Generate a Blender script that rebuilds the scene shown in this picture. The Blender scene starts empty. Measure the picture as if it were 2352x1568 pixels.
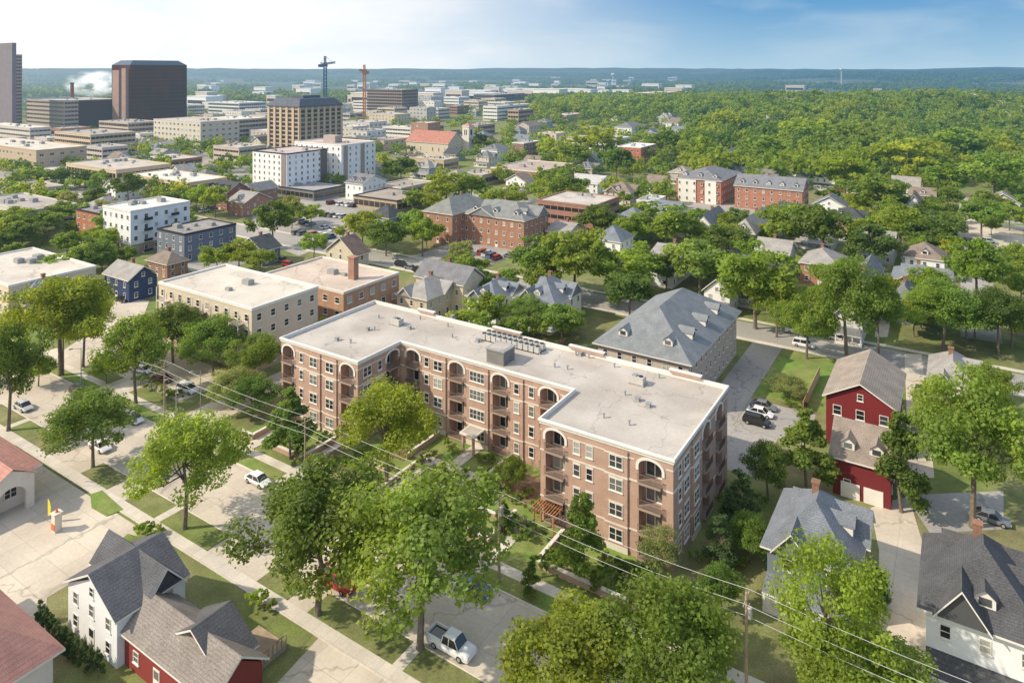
import bpy, math, random
import numpy as np
from mathutils import Vector, Matrix
random.seed(7); rng=np.random.default_rng(7)
F=1636.0; CH=62.0; HY=165.0
A=np.array([.842,-.540]); B=np.array([.540,.842]); ANG=math.atan2(-.540,.842)
O=np.array([19.94,86.3])
SC=bpy.context.scene; COL=SC.collection
# ---------------------------------------------------------------- survey helpers (photo calibration -> ground metres)
def G(px,py,z=0.0):
    Y=F*(CH-z)/(py-HY); return np.array([(px-1200)*Y/F,Y])
def W(u,v): return O+A*u+B*v
def UV(p): d=np.asarray(p)-O; return float(d@A),float(d@B)
def elev(x,y):
    x=np.asarray(x,float); y=np.asarray(y,float)
    r=np.hypot(x,y)
    z=20*np.exp(-(((x-480)/300)**2+((y-800)/190)**2))
    z=z+10*np.exp(-(((x-100)/300)**2+((y-1000)/200)**2))
    far=np.clip((r-3000)/5000,0,1); a=np.arctan2(x,y)
    n=np.sin(a*9+r/1900)+.7*np.sin(a*23+1.3+r/1300)+.5*np.sin(a*51+r/700)+.3*np.sin(a*97+r/500)
    z=z+far*(56+15*n)+ np.clip((r-9000)/6000,0,1)*34
    z=z+30*np.exp(-((r-3300)/600)**2)*np.clip((a-.27)*5,0,1)
    return z
# ---------------------------------------------------------------- materials
MATS={}
def painted_haze(m,shader):  # aerial haze painted in as emission: grows with distance, paler on the sunward side
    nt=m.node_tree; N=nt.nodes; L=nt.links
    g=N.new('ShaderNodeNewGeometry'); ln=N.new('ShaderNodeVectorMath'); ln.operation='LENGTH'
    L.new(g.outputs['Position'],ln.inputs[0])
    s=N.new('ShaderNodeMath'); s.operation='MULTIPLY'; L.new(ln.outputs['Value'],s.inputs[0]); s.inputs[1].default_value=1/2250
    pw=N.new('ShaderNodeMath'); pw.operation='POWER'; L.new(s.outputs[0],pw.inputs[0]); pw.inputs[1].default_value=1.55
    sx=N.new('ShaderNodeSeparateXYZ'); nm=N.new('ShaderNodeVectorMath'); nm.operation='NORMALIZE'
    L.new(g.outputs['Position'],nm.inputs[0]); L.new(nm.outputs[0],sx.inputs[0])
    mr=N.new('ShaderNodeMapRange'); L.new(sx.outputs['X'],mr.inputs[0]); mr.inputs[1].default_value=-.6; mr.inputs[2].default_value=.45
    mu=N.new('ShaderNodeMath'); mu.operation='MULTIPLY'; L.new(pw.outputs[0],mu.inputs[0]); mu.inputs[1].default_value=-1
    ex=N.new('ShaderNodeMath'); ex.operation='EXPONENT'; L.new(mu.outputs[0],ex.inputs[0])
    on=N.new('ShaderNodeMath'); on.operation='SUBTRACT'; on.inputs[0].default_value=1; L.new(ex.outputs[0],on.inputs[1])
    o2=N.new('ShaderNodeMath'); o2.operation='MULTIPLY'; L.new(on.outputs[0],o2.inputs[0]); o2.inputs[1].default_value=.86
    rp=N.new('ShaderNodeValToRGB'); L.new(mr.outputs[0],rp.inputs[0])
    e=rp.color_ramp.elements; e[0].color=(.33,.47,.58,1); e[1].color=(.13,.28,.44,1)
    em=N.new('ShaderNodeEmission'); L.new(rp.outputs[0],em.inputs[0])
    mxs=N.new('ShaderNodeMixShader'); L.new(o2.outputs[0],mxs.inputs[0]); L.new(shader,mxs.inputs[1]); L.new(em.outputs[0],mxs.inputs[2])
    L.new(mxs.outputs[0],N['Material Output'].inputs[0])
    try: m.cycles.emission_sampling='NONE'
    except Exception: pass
def mat(name,col=(.5,.5,.5),rough=.8,var=.15,scale=1.0,fine=0.0,objcol=False,metal=0,spec=.3,col2=None,big=0.0,band=None,joints=None,bump=0):
    if name in MATS: return MATS[name]
    m=bpy.data.materials.new(name); m.use_nodes=True; nt=m.node_tree; N=nt.nodes; L=nt.links
    b=N['Principled BSDF']; b.inputs['Roughness'].default_value=rough; b.inputs['Metallic'].default_value=metal
    b.inputs['Specular IOR Level'].default_value=spec
    tc=N.new('ShaderNodeTexCoord')
    if objcol:
        oi=N.new('ShaderNodeObjectInfo'); src=oi.outputs['Color']
    else:
        c=N.new('ShaderNodeRGB'); c.outputs[0].default_value=(*col,1); src=c.outputs[0]
    def mulby(src,fac,lo,hi):
        mr=N.new('ShaderNodeMapRange'); L.new(fac,mr.inputs[0]); mr.inputs[1].default_value=.3; mr.inputs[2].default_value=.7
        mr.inputs[3].default_value=lo; mr.inputs[4].default_value=hi
        v=N.new('ShaderNodeVectorMath'); v.operation='SCALE'; L.new(src,v.inputs[0]); L.new(mr.outputs[0],v.inputs[3]); return v.outputs[0]
    def noise(sc,det=4):
        n=N.new('ShaderNodeTexNoise'); n.inputs['Scale'].default_value=sc; n.inputs['Detail'].default_value=det
        L.new(tc.outputs['Object'],n.inputs['Vector']); return n.outputs['Fac']
    if col2 is not None:
        n=noise(big or .1,5); mr=N.new('ShaderNodeMapRange'); L.new(n,mr.inputs[0]); mr.inputs[1].default_value=.42; mr.inputs[2].default_value=.6
        mx=N.new('ShaderNodeMix'); mx.data_type='RGBA'; L.new(mr.outputs[0],mx.inputs[0]); L.new(src,mx.inputs[6]); mx.inputs[7].default_value=(*col2,1); src=mx.outputs[2]
    if var: src=mulby(src,noise(scale),1-var,1+var)
    if fine: src=mulby(src,noise(scale*14,2),1-fine,1+fine)
    if band:
        sp=N.new('ShaderNodeSeparateXYZ'); L.new(tc.outputs['Object'],sp.inputs[0])
        q=N.new('ShaderNodeMath'); q.operation='MULTIPLY'; L.new(sp.outputs['Z'],q.inputs[0]); q.inputs[1].default_value=1/band[0]
        fr=N.new('ShaderNodeMath'); fr.operation='FRACT'; L.new(q.outputs[0],fr.inputs[0])
        gt=N.new('ShaderNodeMath'); gt.operation='LESS_THAN'; L.new(fr.outputs[0],gt.inputs[0]); gt.inputs[1].default_value=.22
        mr=N.new('ShaderNodeMapRange'); L.new(gt.outputs[0],mr.inputs[0]); mr.inputs[3].default_value=1; mr.inputs[4].default_value=1-band[1]
        v=N.new('ShaderNodeVectorMath'); v.operation='SCALE'; L.new(src,v.inputs[0]); L.new(mr.outputs[0],v.inputs[3]); src=v.outputs[0]
    if joints:
        bt=N.new('ShaderNodeTexBrick'); L.new(tc.outputs['Object'],bt.inputs['Vector']); bt.inputs['Scale'].default_value=1
        bt.inputs['Brick Width'].default_value=joints[0]; bt.inputs['Row Height'].default_value=joints[1]; bt.inputs['Mortar Size'].default_value=joints[2]
        bt.offset=0; bt.inputs['Color1'].default_value=(1,1,1,1); bt.inputs['Color2'].default_value=(.88,.88,.88,1); bt.inputs['Mortar'].default_value=(joints[3],)*3+(1,)
        v=N.new('ShaderNodeVectorMath'); v.operation='MULTIPLY'; L.new(src,v.inputs[0]); L.new(bt.outputs['Color'],v.inputs[1]); src=v.outputs[0]
    if bump:   # tar crack lines
        vo=N.new('ShaderNodeTexVoronoi'); vo.feature='DISTANCE_TO_EDGE'; vo.inputs['Scale'].default_value=bump
        n2=N.new('ShaderNodeTexNoise'); n2.inputs['Scale'].default_value=.5; L.new(tc.outputs['Object'],n2.inputs['Vector'])
        av=N.new('ShaderNodeVectorMath'); av.operation='MULTIPLY_ADD'; L.new(n2.outputs['Color'],av.inputs[0]); av.inputs[1].default_value=(4,4,0); L.new(tc.outputs['Object'],av.inputs[2]); L.new(av.outputs[0],vo.inputs['Vector'])
        mr=N.new('ShaderNodeMapRange'); L.new(vo.outputs['Distance'],mr.inputs[0]); mr.inputs[1].default_value=0; mr.inputs[2].default_value=.014; mr.inputs[3].default_value=.68; mr.inputs[4].default_value=1
        v=N.new('ShaderNodeVectorMath'); v.operation='SCALE'; L.new(src,v.inputs[0]); L.new(mr.outputs[0],v.inputs[3]); src=v.outputs[0]
    L.new(src,b.inputs['Base Color'])
    painted_haze(m,b.outputs[0]); MATS[name]=m; return m
def leafmat():
    m=bpy.data.materials.new('foliage'); m.use_nodes=True; nt=m.node_tree; N=nt.nodes; L=nt.links
    b=N['Principled BSDF']; b.inputs['Roughness'].default_value=.6; b.inputs['Specular IOR Level'].default_value=.25
    oi=N.new('ShaderNodeObjectInfo'); g=N.new('ShaderNodeNewGeometry'); tc=N.new('ShaderNodeTexCoord')
    n=N.new('ShaderNodeTexNoise'); n.inputs['Scale'].default_value=.22; n.inputs['Detail'].default_value=3; L.new(g.outputs['Position'],n.inputs['Vector'])
    ad=N.new('ShaderNodeMath'); ad.operation='MULTIPLY_ADD'; L.new(g.outputs['Random Per Island'],ad.inputs[0]); ad.inputs[1].default_value=.35; L.new(n.outputs['Fac'],ad.inputs[2])
    mr=N.new('ShaderNodeMapRange'); L.new(ad.outputs[0],mr.inputs[0]); mr.inputs[1].default_value=.35; mr.inputs[2].default_value=1.0; mr.inputs[3].default_value=.68; mr.inputs[4].default_value=1.6
    v=N.new('ShaderNodeVectorMath'); v.operation='SCALE'; L.new(oi.outputs['Color'],v.inputs[0]); L.new(mr.outputs[0],v.inputs[3])
    n3=N.new('ShaderNodeTexNoise'); n3.inputs['Scale'].default_value=.045; n3.inputs['Detail'].default_value=2; L.new(g.outputs['Position'],n3.inputs['Vector'])
    m3=N.new('ShaderNodeMapRange'); L.new(n3.outputs['Fac'],m3.inputs[0]); m3.inputs[1].default_value=.35; m3.inputs[2].default_value=.65
    mxc=N.new('ShaderNodeMix'); mxc.data_type='RGBA'; L.new(m3.outputs[0],mxc.inputs[0]); mxc.inputs[6].default_value=(.84,.96,1.0,1); mxc.inputs[7].default_value=(1.14,1.14,.85,1)
    v1=N.new('ShaderNodeVectorMath'); v1.operation='MULTIPLY'; L.new(v.outputs[0],v1.inputs[0]); L.new(mxc.outputs[2],v1.inputs[1]); v=v1
    L.new(v.outputs[0],b.inputs['Base Color'])
    t=N.new('ShaderNodeBsdfTranslucent'); v2=N.new('ShaderNodeVectorMath'); v2.operation='MULTIPLY'; L.new(v.outputs[0],v2.inputs[0]); v2.inputs[1].default_value=(2.05,2.05,.65)
    L.new(v2.outputs[0],t.inputs[0]); mx=N.new('ShaderNodeMixShader'); mx.inputs[0].default_value=.48; L.new(b.outputs[0],mx.inputs[1]); L.new(t.outputs[0],mx.inputs[2])
    painted_haze(m,mx.outputs[0]); return m
LEAF=leafmat()
BARK=mat('bark',(.18,.145,.11),.9,.3,3)
BRICK=mat('red_brown_brick',(.46,.305,.235),.9,.12,.6,.18,band=(.23,.14))
WALLM=mat('painted_wall',rough=.8,var=.06,scale=.4,fine=.04,objcol=True)
SIDING=mat('lap_siding',rough=.75,var=.05,scale=.5,objcol=True,band=(.22,.16))
BRICKO=mat('brick_wall',rough=.9,var=.14,scale=.6,fine=.2,objcol=True,band=(.25,.15))
STONE=mat('cream_stone',(.67,.61,.53),.8,.07,.8,.05)
WHITE=mat('white_trim',(.74,.70,.64),.6,.05,1)
ROOFM=mat('flat_roof_membrane',(.485,.44,.39),.9,.10,.16,.05,col2=(.40,.355,.31),big=.09,bump=.11)
ROOFO=mat('flat_roof',rough=.9,var=.16,scale=.12,fine=.06,objcol=True,bump=.09)
SHING=mat('shingles',rough=.9,var=.16,scale=.5,fine=.28,objcol=True,band=(.18,.22))
TILE=mat('red_clay_tile',(.44,.22,.175),.8,.12,.8,.2,band=(.3,.16))
def glassmat():
    m=bpy.data.materials.new('window_glass'); m.use_nodes=True; N=m.node_tree.nodes; L=m.node_tree.links; b=N['Principled BSDF']
    b.inputs['Roughness'].default_value=.08; b.inputs['Specular IOR Level'].default_value=.6
    oi=N.new('ShaderNodeObjectInfo'); rp=N.new('ShaderNodeValToRGB'); L.new(oi.outputs['Random'],rp.inputs[0])
    rp.color_ramp.interpolation='CONSTANT'; e=rp.color_ramp.elements; e[0].color=(.02,.025,.03,1); e[1].position=.45; e[1].color=(.06,.065,.07,1)
    x=e.new(.7); x.color=(.16,.16,.15,1); x=e.new(.86); x.color=(.38,.37,.34,1)
    L.new(rp.outputs[0],b.inputs['Base Color']); painted_haze(m,b.outputs[0]); return m
GLASS=glassmat()
DGLASS=mat('dark_glass',(.035,.03,.03),.06,.3,.08,spec=.8)
METAL=mat('grey_metal',(.36,.36,.35),.5,.12,1,metal=.3)
DARK=mat('dark_metal',(.03,.03,.035),.5,.1,1)
WOOD=mat('weathered_wood',(.36,.27,.19),.85,.2,1.5,.1)
PWOOD=mat('pergola_wood',(.42,.2,.09),.8,.2,1.5)
CONC=mat('road_concrete',(.62,.54,.44),.9,.10,.15,.06,col2=(.54,.465,.375),big=.07,joints=(4.6,3.7,.035,.72),bump=.06)
SIDEW=mat('sidewalk_concrete',(.63,.565,.48),.9,.10,.3,.06,joints=(1.6,1.6,.03,.75))
ASPH=mat('asphalt',(.22,.215,.215),.9,.15,.15,.1,col2=(.17,.17,.17),big=.08)
ASPHL=mat('worn_asphalt',(.39,.36,.325),.9,.13,.12,.1,col2=(.30,.285,.265),big=.06,bump=.07)
GRASS=mat('grass',(.155,.195,.05),.95,.25,.35,.2,col2=(.21,.195,.09),big=.05)
LAWN=mat('green_lawn',(.165,.255,.05),.95,.2,.4,.22,col2=(.21,.23,.07),big=.2)
MULCH=mat('mulch',(.2,.13,.09),.95,.3,1)
YEL=mat('yellow_vinyl',(.85,.62,.03),.6,.05,1)
ORG=mat('orange_vinyl',(.8,.16,.04),.6,.05,1)
CARP=mat('car_paint',rough=.25,var=.0,objcol=True,spec=.6)
RUB=mat('tyre_rubber',(.02,.02,.02),.8,.0)
HLT=mat('lamp_lens',(.7,.7,.68),.15,0)
TLT=mat('tail_lamp',(.4,.02,.02),.2,0)
CONCL=mat('cast_concrete',rough=.85,var=.07,scale=.2,objcol=True)
# ---------------------------------------------------------------- mesh builder
class MB:
    def __init__(s): s.v=[]; s.f=[]; s.m=[]
    def poly(s,pts,mi=0):
        i=len(s.v); s.v+= [tuple(p) for p in pts]; s.f.append(list(range(i,i+len(pts)))); s.m.append(mi)
    def box(s,x0,x1,y0,y1,z0,z1,mi=0,bottom=True):
        i=len(s.v); s.v+=[(x0,y0,z0),(x1,y0,z0),(x1,y1,z0),(x0,y1,z0),(x0,y0,z1),(x1,y0,z1),(x1,y1,z1),(x0,y1,z1)]
        fs=[(4,5,6,7),(0,1,5,4),(1,2,6,5),(2,3,7,6),(3,0,4,7)]+([(3,2,1,0)] if bottom else [])
        for f in fs: s.f.append([i+k for k in f]); s.m.append(mi)
    def tube(s,p0,p1,r0,r1,n=8,mi=0,cap=True):
        p0=Vector(p0);p1=Vector(p1); d=(p1-p0)
        if d.length<1e-6: return
        q=d.to_track_quat('Z','Y'); i=len(s.v)
        for p,r in((p0,r0),(p1,r1)):
            for k in range(n):
                a=2*math.pi*k/n; s.v.append(tuple(p+q@Vector((r*math.cos(a),r*math.sin(a),0))))
        for k in range(n): s.f.append([i+k,i+(k+1)%n,i+n+(k+1)%n,i+n+k]); s.m.append(mi)
        if cap: s.f.append([i+n+k for k in range(n)]); s.m.append(mi); s.f.append([i+n-1-k for k in range(n)]); s.m.append(mi)
    def prism(s,poly,z0,z1,mi=0):
        n=len(poly); i=len(s.v); s.v+=[(p[0],p[1],z0) for p in poly]+[(p[0],p[1],z1) for p in poly]
        for k in range(n): s.f.append([i+k,i+(k+1)%n,i+n+(k+1)%n,i+n+k]); s.m.append(mi)
        s.f.append([i+n+k for k in range(n)]); s.m.append(mi)
    def mesh(s,name,mats):
        me=bpy.data.meshes.new(name); me.from_pydata(s.v,[],s.f)
        for m in mats: me.materials.append(m)
        if len(mats)>1: me.polygons.foreach_set('material_index',s.m)
        me.update(); return me
def top(name,label,cat,loc=(0,0,0),rot=0,group=None,mesh=None,color=None,kind=None):
    o=bpy.data.objects.new(name,mesh); o.location=loc if len(loc)==3 else (loc[0],loc[1],0); o.rotation_euler=(0,0,rot)
    if label: o['label']=label
    if cat: o['category']=cat
    if group: o['group']=group
    if kind: o['kind']=kind
    if color: o.color=(*color,1)
    if mesh is None: o.empty_display_size=.5
    COL.objects.link(o); return o
def part(name,mesh,par,loc=(0,0,0),rot=0,color=None,label=None):
    o=bpy.data.objects.new(name,mesh); o.parent=par; o.location=loc; o.rotation_euler=(0,0,rot)
    if color: o.color=(*color,1)
    if label: o['label']=label
    COL.objects.link(o); return o
def struct(name,mesh,label,loc=(0,0,0),rot=0): return top(name,label,name.replace('_',' '),loc,rot,mesh=mesh,kind='structure')
FOOT=[]   # world footprints (origin,L,W)
# ---------------------------------------------------------------- windows
WC={}
def winmesh(w,h,style='dh'):
    k=(round(w,2),round(h,2),style)
    if k in WC: return WC[k]
    f=MB(); t=.09
    f.box(-w/2,-w/2+t,-.07,-.003,0,h); f.box(w/2-t,w/2,-.07,-.003,0,h); f.box(-w/2+t,w/2-t,-.07,-.003,h-t,h); f.box(-w/2+t,w/2-t,-.07,-.003,0,t)
    f.box(-w/2-.08,w/2+.08,-.13,-.003,-.12,-.002)
    if w>1.5: f.box(-.06,.06,-.07,-.003,t,h-t)
    if w>2.6: f.box(-w/4-.04,-w/4+.04,-.07,-.003,t,h-t); f.box(w/4-.04,w/4+.04,-.07,-.003,t,h-t)
    if style=='dh': f.box(-w/2+t,w/2-t,-.055,-.003,h*.5-.03,h*.5+.03)
    g=MB(); g.poly([(-w/2+t,-.02,t),(w/2-t,-.02,t),(w/2-t,-.02,h-t),(-w/2+t,-.02,h-t)])
    c=MB(); c.v=list(f.v); c.f=[list(q) for q in f.f]; c.m=[0]*len(f.f); c.poly(g.v,1)
    WC[k]=(f.mesh('window_frame',[WHITE]),g.mesh('window_glass',[GLASS]),c.mesh('window',[WHITE,GLASS])); return WC[k]
def window(par,x,y,z,rot,w,h,style='dh',split=False,name='window'):
    fr,gl,cm=winmesh(w,h,style)
    if split:
        o=part(name,gl,par,(x,y,z),rot); part('window_frame',fr,o)
    else: o=part(name,cm,par,(x,y,z),rot)
    return o
# ---------------------------------------------------------------- MAIN BUILDING
FL=[.4,3.6,6.8,10.0]; TOPW=13.3; PT=14.0
def railing_mesh(w):
    m=MB(); m.box(-w/2,w/2,-.03,.03,1.0,1.07); m.box(-w/2,w/2,-.03,.03,.08,.13)
    n=int(w/.16)
    for i in range(n+1):
        x=-w/2+.02+i*(w-.04)/n; m.box(x-.018,x+.018,-.018,.018,.13,1.0)
    return m.mesh('balcony_railing',[mat('bronze_metal',(.16,.11,.085),.6,.1)])
def main_building():
    T=top('apartment_building','four-storey red-brown brick apartment building with white cornice and arched balconies','apartment building',W(0,0),ANG)
    wall=MB(); rails={}
    band=MB(); corn=MB()
    def facade(p0,d,n,length,bays,wins,inset_last=True):
        d=np.array(d,float);n=np.array(n,float);p0=np.array(p0,float); rot=math.atan2(n[1],n[0])+math.pi/2
        def P(s,o,z): q=p0+d*s+n*o; return (q[0],q[1],z)
        def bx(mb,s0,s1,o0,o1,z0,z1):
            a=P(s0,o0,0);b=P(s1,o1,0); mb.box(min(a[0],b[0]),max(a[0],b[0]),min(a[1],b[1]),max(a[1],b[1]),z0,z1)
        cur=0
        BZ=((3.3,3.5,.06),(9.6,9.82,.06),(12.35,12.5,.05))
        for c,w in sorted(bays):
            wall.poly([P(cur,0,0),P(c-w/2,0,0),P(c-w/2,0,TOPW),P(cur,0,TOPW)]); 
            for z0,z1,o in BZ: bx(band,cur+.01+(.42 if (cur>0 and z0>12) else 0),c-w/2-.12-(.42 if z0>12 else 0),0.003,o,z0,z1)
            cur=c+w/2
        wall.poly([P(cur,0,0),P(length,0,0),P(length,0,TOPW),P(cur,0,TOPW)])
        for z0,z1,o in BZ:
            a=cur+(.12 if bays else .01)+(.45 if z0>12 and bays else 0)
            if length-.01-a>.1: bx(band,a,length-.01,0.003,o,z0,z1)
        for c,w in bays:
            s0,s1=c-w/2,c+w/2; D=-1.7; sp=11.9; rise=.95; K=12
            ar=[(c-w/2*math.cos(math.pi*k/K), sp+rise*math.sin(math.pi*k/K)) for k in range(K+1)]
            for k in range(K):
                a,b=ar[k],ar[k+1]
                wall.poly([P(a[0],0,a[1]),P(b[0],0,b[1]),P(b[0],0,TOPW),P(a[0],0,TOPW)])
                wall.poly([P(a[0],0,a[1]),P(b[0],0,b[1]),P(b[0],D,b[1]),P(a[0],D,a[1])])
            wall.poly([P(s0,0,0),P(s1,0,0),P(s1,0,FL[0]),P(s0,0,FL[0])])
            wall.poly([P(s0,0,0),P(s0,D,0),P(s0,D,sp),P(s0,0,sp)]); wall.poly([P(s1,0,0),P(s1,D,0),P(s1,D,sp),P(s1,0,sp)])
            wall.poly([P(s0,D,0),P(s1,D,0),P(s1,D,sp+rise+.1),P(s0,D,sp+rise+.1)])
            tr=MB(); t=.36
            ou=[(c-(w/2+t)*math.cos(math.pi*k/K), sp+(rise+t*.85)*math.sin(math.pi*k/K)) for k in range(K+1)]
            for k in range(K):
                a,b,e,f=ar[k],ar[k+1],ou[k+1],ou[k]
                tr.poly([P(a[0],.12,a[1]),P(b[0],.12,b[1]),P(e[0],.12,e[1]),P(f[0],.12,f[1])])
                tr.poly([P(e[0],.12,e[1]),P(f[0],.12,f[1]),P(f[0],0,f[1]),P(e[0],0,e[1])]); tr.poly([P(a[0],.12,a[1]),P(b[0],.12,b[1]),P(b[0],-.3,b[1]),P(a[0],-.3,a[1])])
            bx(tr,s0-t,s0-.002,.003,.12,11.3,11.897); bx(tr,s1+.002,s1+t,.003,.12,11.3,11.897)
            part('arch_trim',tr.mesh('arch_trim',[WHITE]),T)
            for fi,z in enumerate(FL):
                sl=MB(); ww=w-.06
                sl.box(-ww/2,ww/2,-.55,1.66,z-.28,z); 
                q=P(c,0,0); 
                b=part('balcony',sl.mesh('balcony_slab',[mat('balcony_fascia',(.36,.27,.22),.8,.1,1)]),T,(q[0],q[1],0),rot)
                if ww not in rails: rails[ww]=railing_mesh(ww)
                part('railing',rails[ww],b,(0,-.5,z),0)
                qd=P(c,D+.01,0); window(T,qd[0],qd[1],z+.05,rot,w-.7,2.3,'door',True,'balcony_door')
        for s,w,k in wins:
            if k:
                e=w/2+.65; bx(wall,s-e,s+e,-.1,k,.01,13.12)
                for z0,z1,o in BZ: bx(band,s-e-.04,s+e+.04,.065,k+.06,z0-.01,z1+.01)
                bx(band,s-e-.05,s+e+.05,.065,k+.07,.02,.75)
            for fi,z in enumerate(FL):
                h=1.65; q=P(s,k,0); window(T,q[0],q[1],z+.65 if fi==3 else z+.85,rot,w,h,'dh',True)
                if fi in (1,2): bx(band,s-w/2-.1,s+w/2+.1,k+.003,k+.045,z+.85+h+.02,z+.85+h+.2)
    facade((-73,0),(1,0),(0,-1),19,[(1.9,2.9),(16.6,3.0)],[(5.3,1.0,0),(8.6,1.9,.22),(12.6,1.9,.22)])
    facade((-54,0),(0,1),(1,0),10.5,[(8.4,3.0)],[(2.2,1.9,0),(5.2,1.0,0)])
    facade((-54,10.5),(1,0),(0,-1),35,[(2.9,3.0),(12.5,3.0),(21.3,3.0),(30.3,3.0)],[(6.0,1.0,0),(8.7,1.9,.24),(16.9,3.0,.24),(24.6,1.0,.24),(27.2,1.0,0),(33.2,1.0,0)])
    facade((-19,10.5),(0,-1),(-1,0),10.5,[],[(3,1.0,0),(7,1.0,0)])
    facade((-19,0),(1,0),(0,-1),19,[(2.3,3.0),(16.0,3.1)],[(5.6,1.0,0),(7.5,1.0,0),(11.4,1.9,.22)])
    facade((0,0),(0,1),(1,0),23.8,[(13.2,3.2),(19.4,3.2)],[(2.4,1.0,0),(5.0,1.9,0),(8.4,1.9,.22)])
    facade((0,23.8),(-1,0),(0,1),73,[],[(s,1.9,0) for s in range(6,72,9)])
    facade((-73,23.8),(0,-1),(-1,0),23.8,[],[(s,1.9,0) for s in (4,10,16)])
    part('wall',wall.mesh('brick_wall',[BRICK]),T); part('stone_band',band.mesh('stone_band',[STONE]),T)
    out=[(-73,0),(-54,0),(-54,10.5),(-19,10.5),(-19,0),(0,0),(0,23.8),(-73,23.8)]
    r=MB(); r.poly([(x,y,13.35) for x,y in [(-73,0),(-54,0),(-54,23.8),(-73,23.8)]]); r.poly([(x,y,13.35) for x,y in [(-54,10.5),(-19,10.5),(-19,23.8),(-54,23.8)]]); r.poly([(x,y,13.35) for x,y in [(-19,0),(0,0),(0,23.8),(-19,23.8)]])
    roof=part('roof',r.mesh('roof_deck',[ROOFM]),T)
    n=len(out)
    def off(poly,d):
        res=[]
        for i in range(n):
            a=np.array(out[i-1],float);b=np.array(out[i],float);c=np.array(out[(i+1)%n],float)
            e1=(b-a)/np.linalg.norm(b-a); e2=(c-b)/np.linalg.norm(c-b)
            n1=np.array([e1[1],-e1[0]]);n2=np.array([e2[1],-e2[0]]); res.append(b+(n1+n2)*d)
        return res
    prof=[(.003,13.25,.003),(.12,13.28,0),(.14,13.55,0),(.28,13.68,0),(.28,13.9,0),(.22,14.0,0),(-.02,14.0,0),(-.02,13.3,0)]
    rings=[off(out,p[0]) for p in prof]
    for j in range(len(prof)-1):
        for i in range(n):
            a,b=rings[j][i],rings[j][(i+1)%n]; c,d=rings[j+1][(i+1)%n],rings[j+1][i]
            corn.poly([(a[0],a[1],prof[j][1]),(b[0],b[1],prof[j][1]),(c[0],c[1],prof[j+1][1]),(d[0],d[1],prof[j+1][1])])
    part('cornice',corn.mesh('cornice',[WHITE]),T)
    for x0,x1 in((-61,-57),(-43,-37),(-27,-20.5),(-9,-4)):
        p=MB(); p.box(x0,x1,23.45,24.0,14.003,14.45); p.box(x0-.1,x1+.1,23.4,24.1,14.453,14.6,1); part('raised_parapet',p.mesh('raised_parapet',[BRICK,WHITE]),T)
    def at(px,py): u,v=UV(G(px,py,13.4)); return u,v
    u,v=at(1172,845)
    ph=MB(); ph.box(u-1.7,u+1.7,v-1.5,v+1.9,13.36,15.5); ph.box(u-1.85,u+1.85,v-1.65,v+2.05,15.503,15.75,1)
    ph.box(u-1.4,u+1.4,v-1.2,v+1.6,15.753,15.8,2)
    part('roof_penthouse',ph.mesh('roof_penthouse',[mat('penthouse_panel',(.2,.19,.18),.8,.1),METAL,ROOFM]),T)
    cu=MB(); cu.box(-.45,.45,-.45,.45,.15,1.15); cu.tube((0,0,1.153),(0,0,1.25),.38,.38,12,1); cu.box(-.5,.5,-.5,.5,0,.147,1)
    cum=cu.mesh('condenser_unit',[mat('condenser_case',(.5,.49,.46),.6,.08),DARK])
    u0,v0=at(1135,795); 
    for i in range(11):
        for j in range(2): part('condenser_unit',cum,T,(u0+i*1.12,v0+j*1.5,13.36))
    vm=MB(); vm.tube((0,0,0),(0,0,.55),.13,.13,8); vm.tube((0,0,.55),(0,0,.68),.22,.2,8); vm=vm.mesh('roof_vent',[METAL])
    vb=MB(); vb.box(-.28,.28,-.28,.28,0,.5); vb.box(-.36,.36,-.36,.36,.503,.6); vb.box(-.55,.55,-.55,.55,-.0,.02); vb=vb.mesh('vent_hood',[METAL])
    for px,py in[(862,773),(878,773),(790,797),(822,803),(888,745),(925,750),(960,770),(985,748),(1050,765),(1010,735),(1060,790),(1120,800),(1060,745),(1265,830),(1300,860),(1330,865),(1360,832),(1380,838),(1415,978),(1475,995),(1465,925),(1520,952),(1545,885),(1350,832),(1440,860),(1595,885),(1495,938),(1290,775),(1240,775),(1100,760)]:
        u,v=at(px,py); part('roof_vent',random.choice([vm,vb]),T,(u,v,13.36))
    hv=MB(); hv.box(-1.1,1.1,-.7,.7,.2,1.2); hv.box(-.9,-.1,-.4,.4,1.203,1.35,1); hv.box(-1.25,1.25,-.85,.85,0,.197,1); hv.tube((.5,0,1.2),(.5,0,1.32),.35,.35,12,2)
    hvm=hv.mesh('rooftop_air_unit',[mat('air_unit_case',(.5,.47,.42),.6,.08),METAL,DARK])
    for px,py in((930,760),(1495,898)):
        u,v=at(px,py); part('rooftop_air_unit',hvm,T,(u,v,13.36))
    c=MB(); c.box(-38.6,-35.6,7.4,10.2,3.0,3.3); c.box(-38.3,-37.95,7.6,7.95,0,2.997,1); c.box(-36.25,-35.9,7.6,7.95,0,2.997,1); c.box(-38.4,-35.8,7.6,10.1,3.303,3.32,2)
    part('entrance_canopy',c.mesh('entrance_canopy',[WHITE,BRICK,ROOFM]),T)
    FOOT.append((W(0,0),76,27))
    return T
main_building()
pu,pv=-17.2,-1.1
p=top('pergola','orange-brown timber pergola beside the brick apartment entrance','pergola',W(pu,pv),ANG)
for x in(-1.5,1.5): 
    for y in(-1.2,.7):
        m=MB(); m.box(-.1,.1,-.1,.1,0,2.6); part('post',m.mesh('pergola_post',[PWOOD]),p,(x,y,0))
m=MB()
for y in(-1.2,.7): m.box(-1.9,1.9,y-.07,y+.07,2.603,2.8)
for i in range(10): x=-1.8+i*.4; m.box(x-.05,x+.05,-1.6,.9,2.79,2.95)
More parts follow.
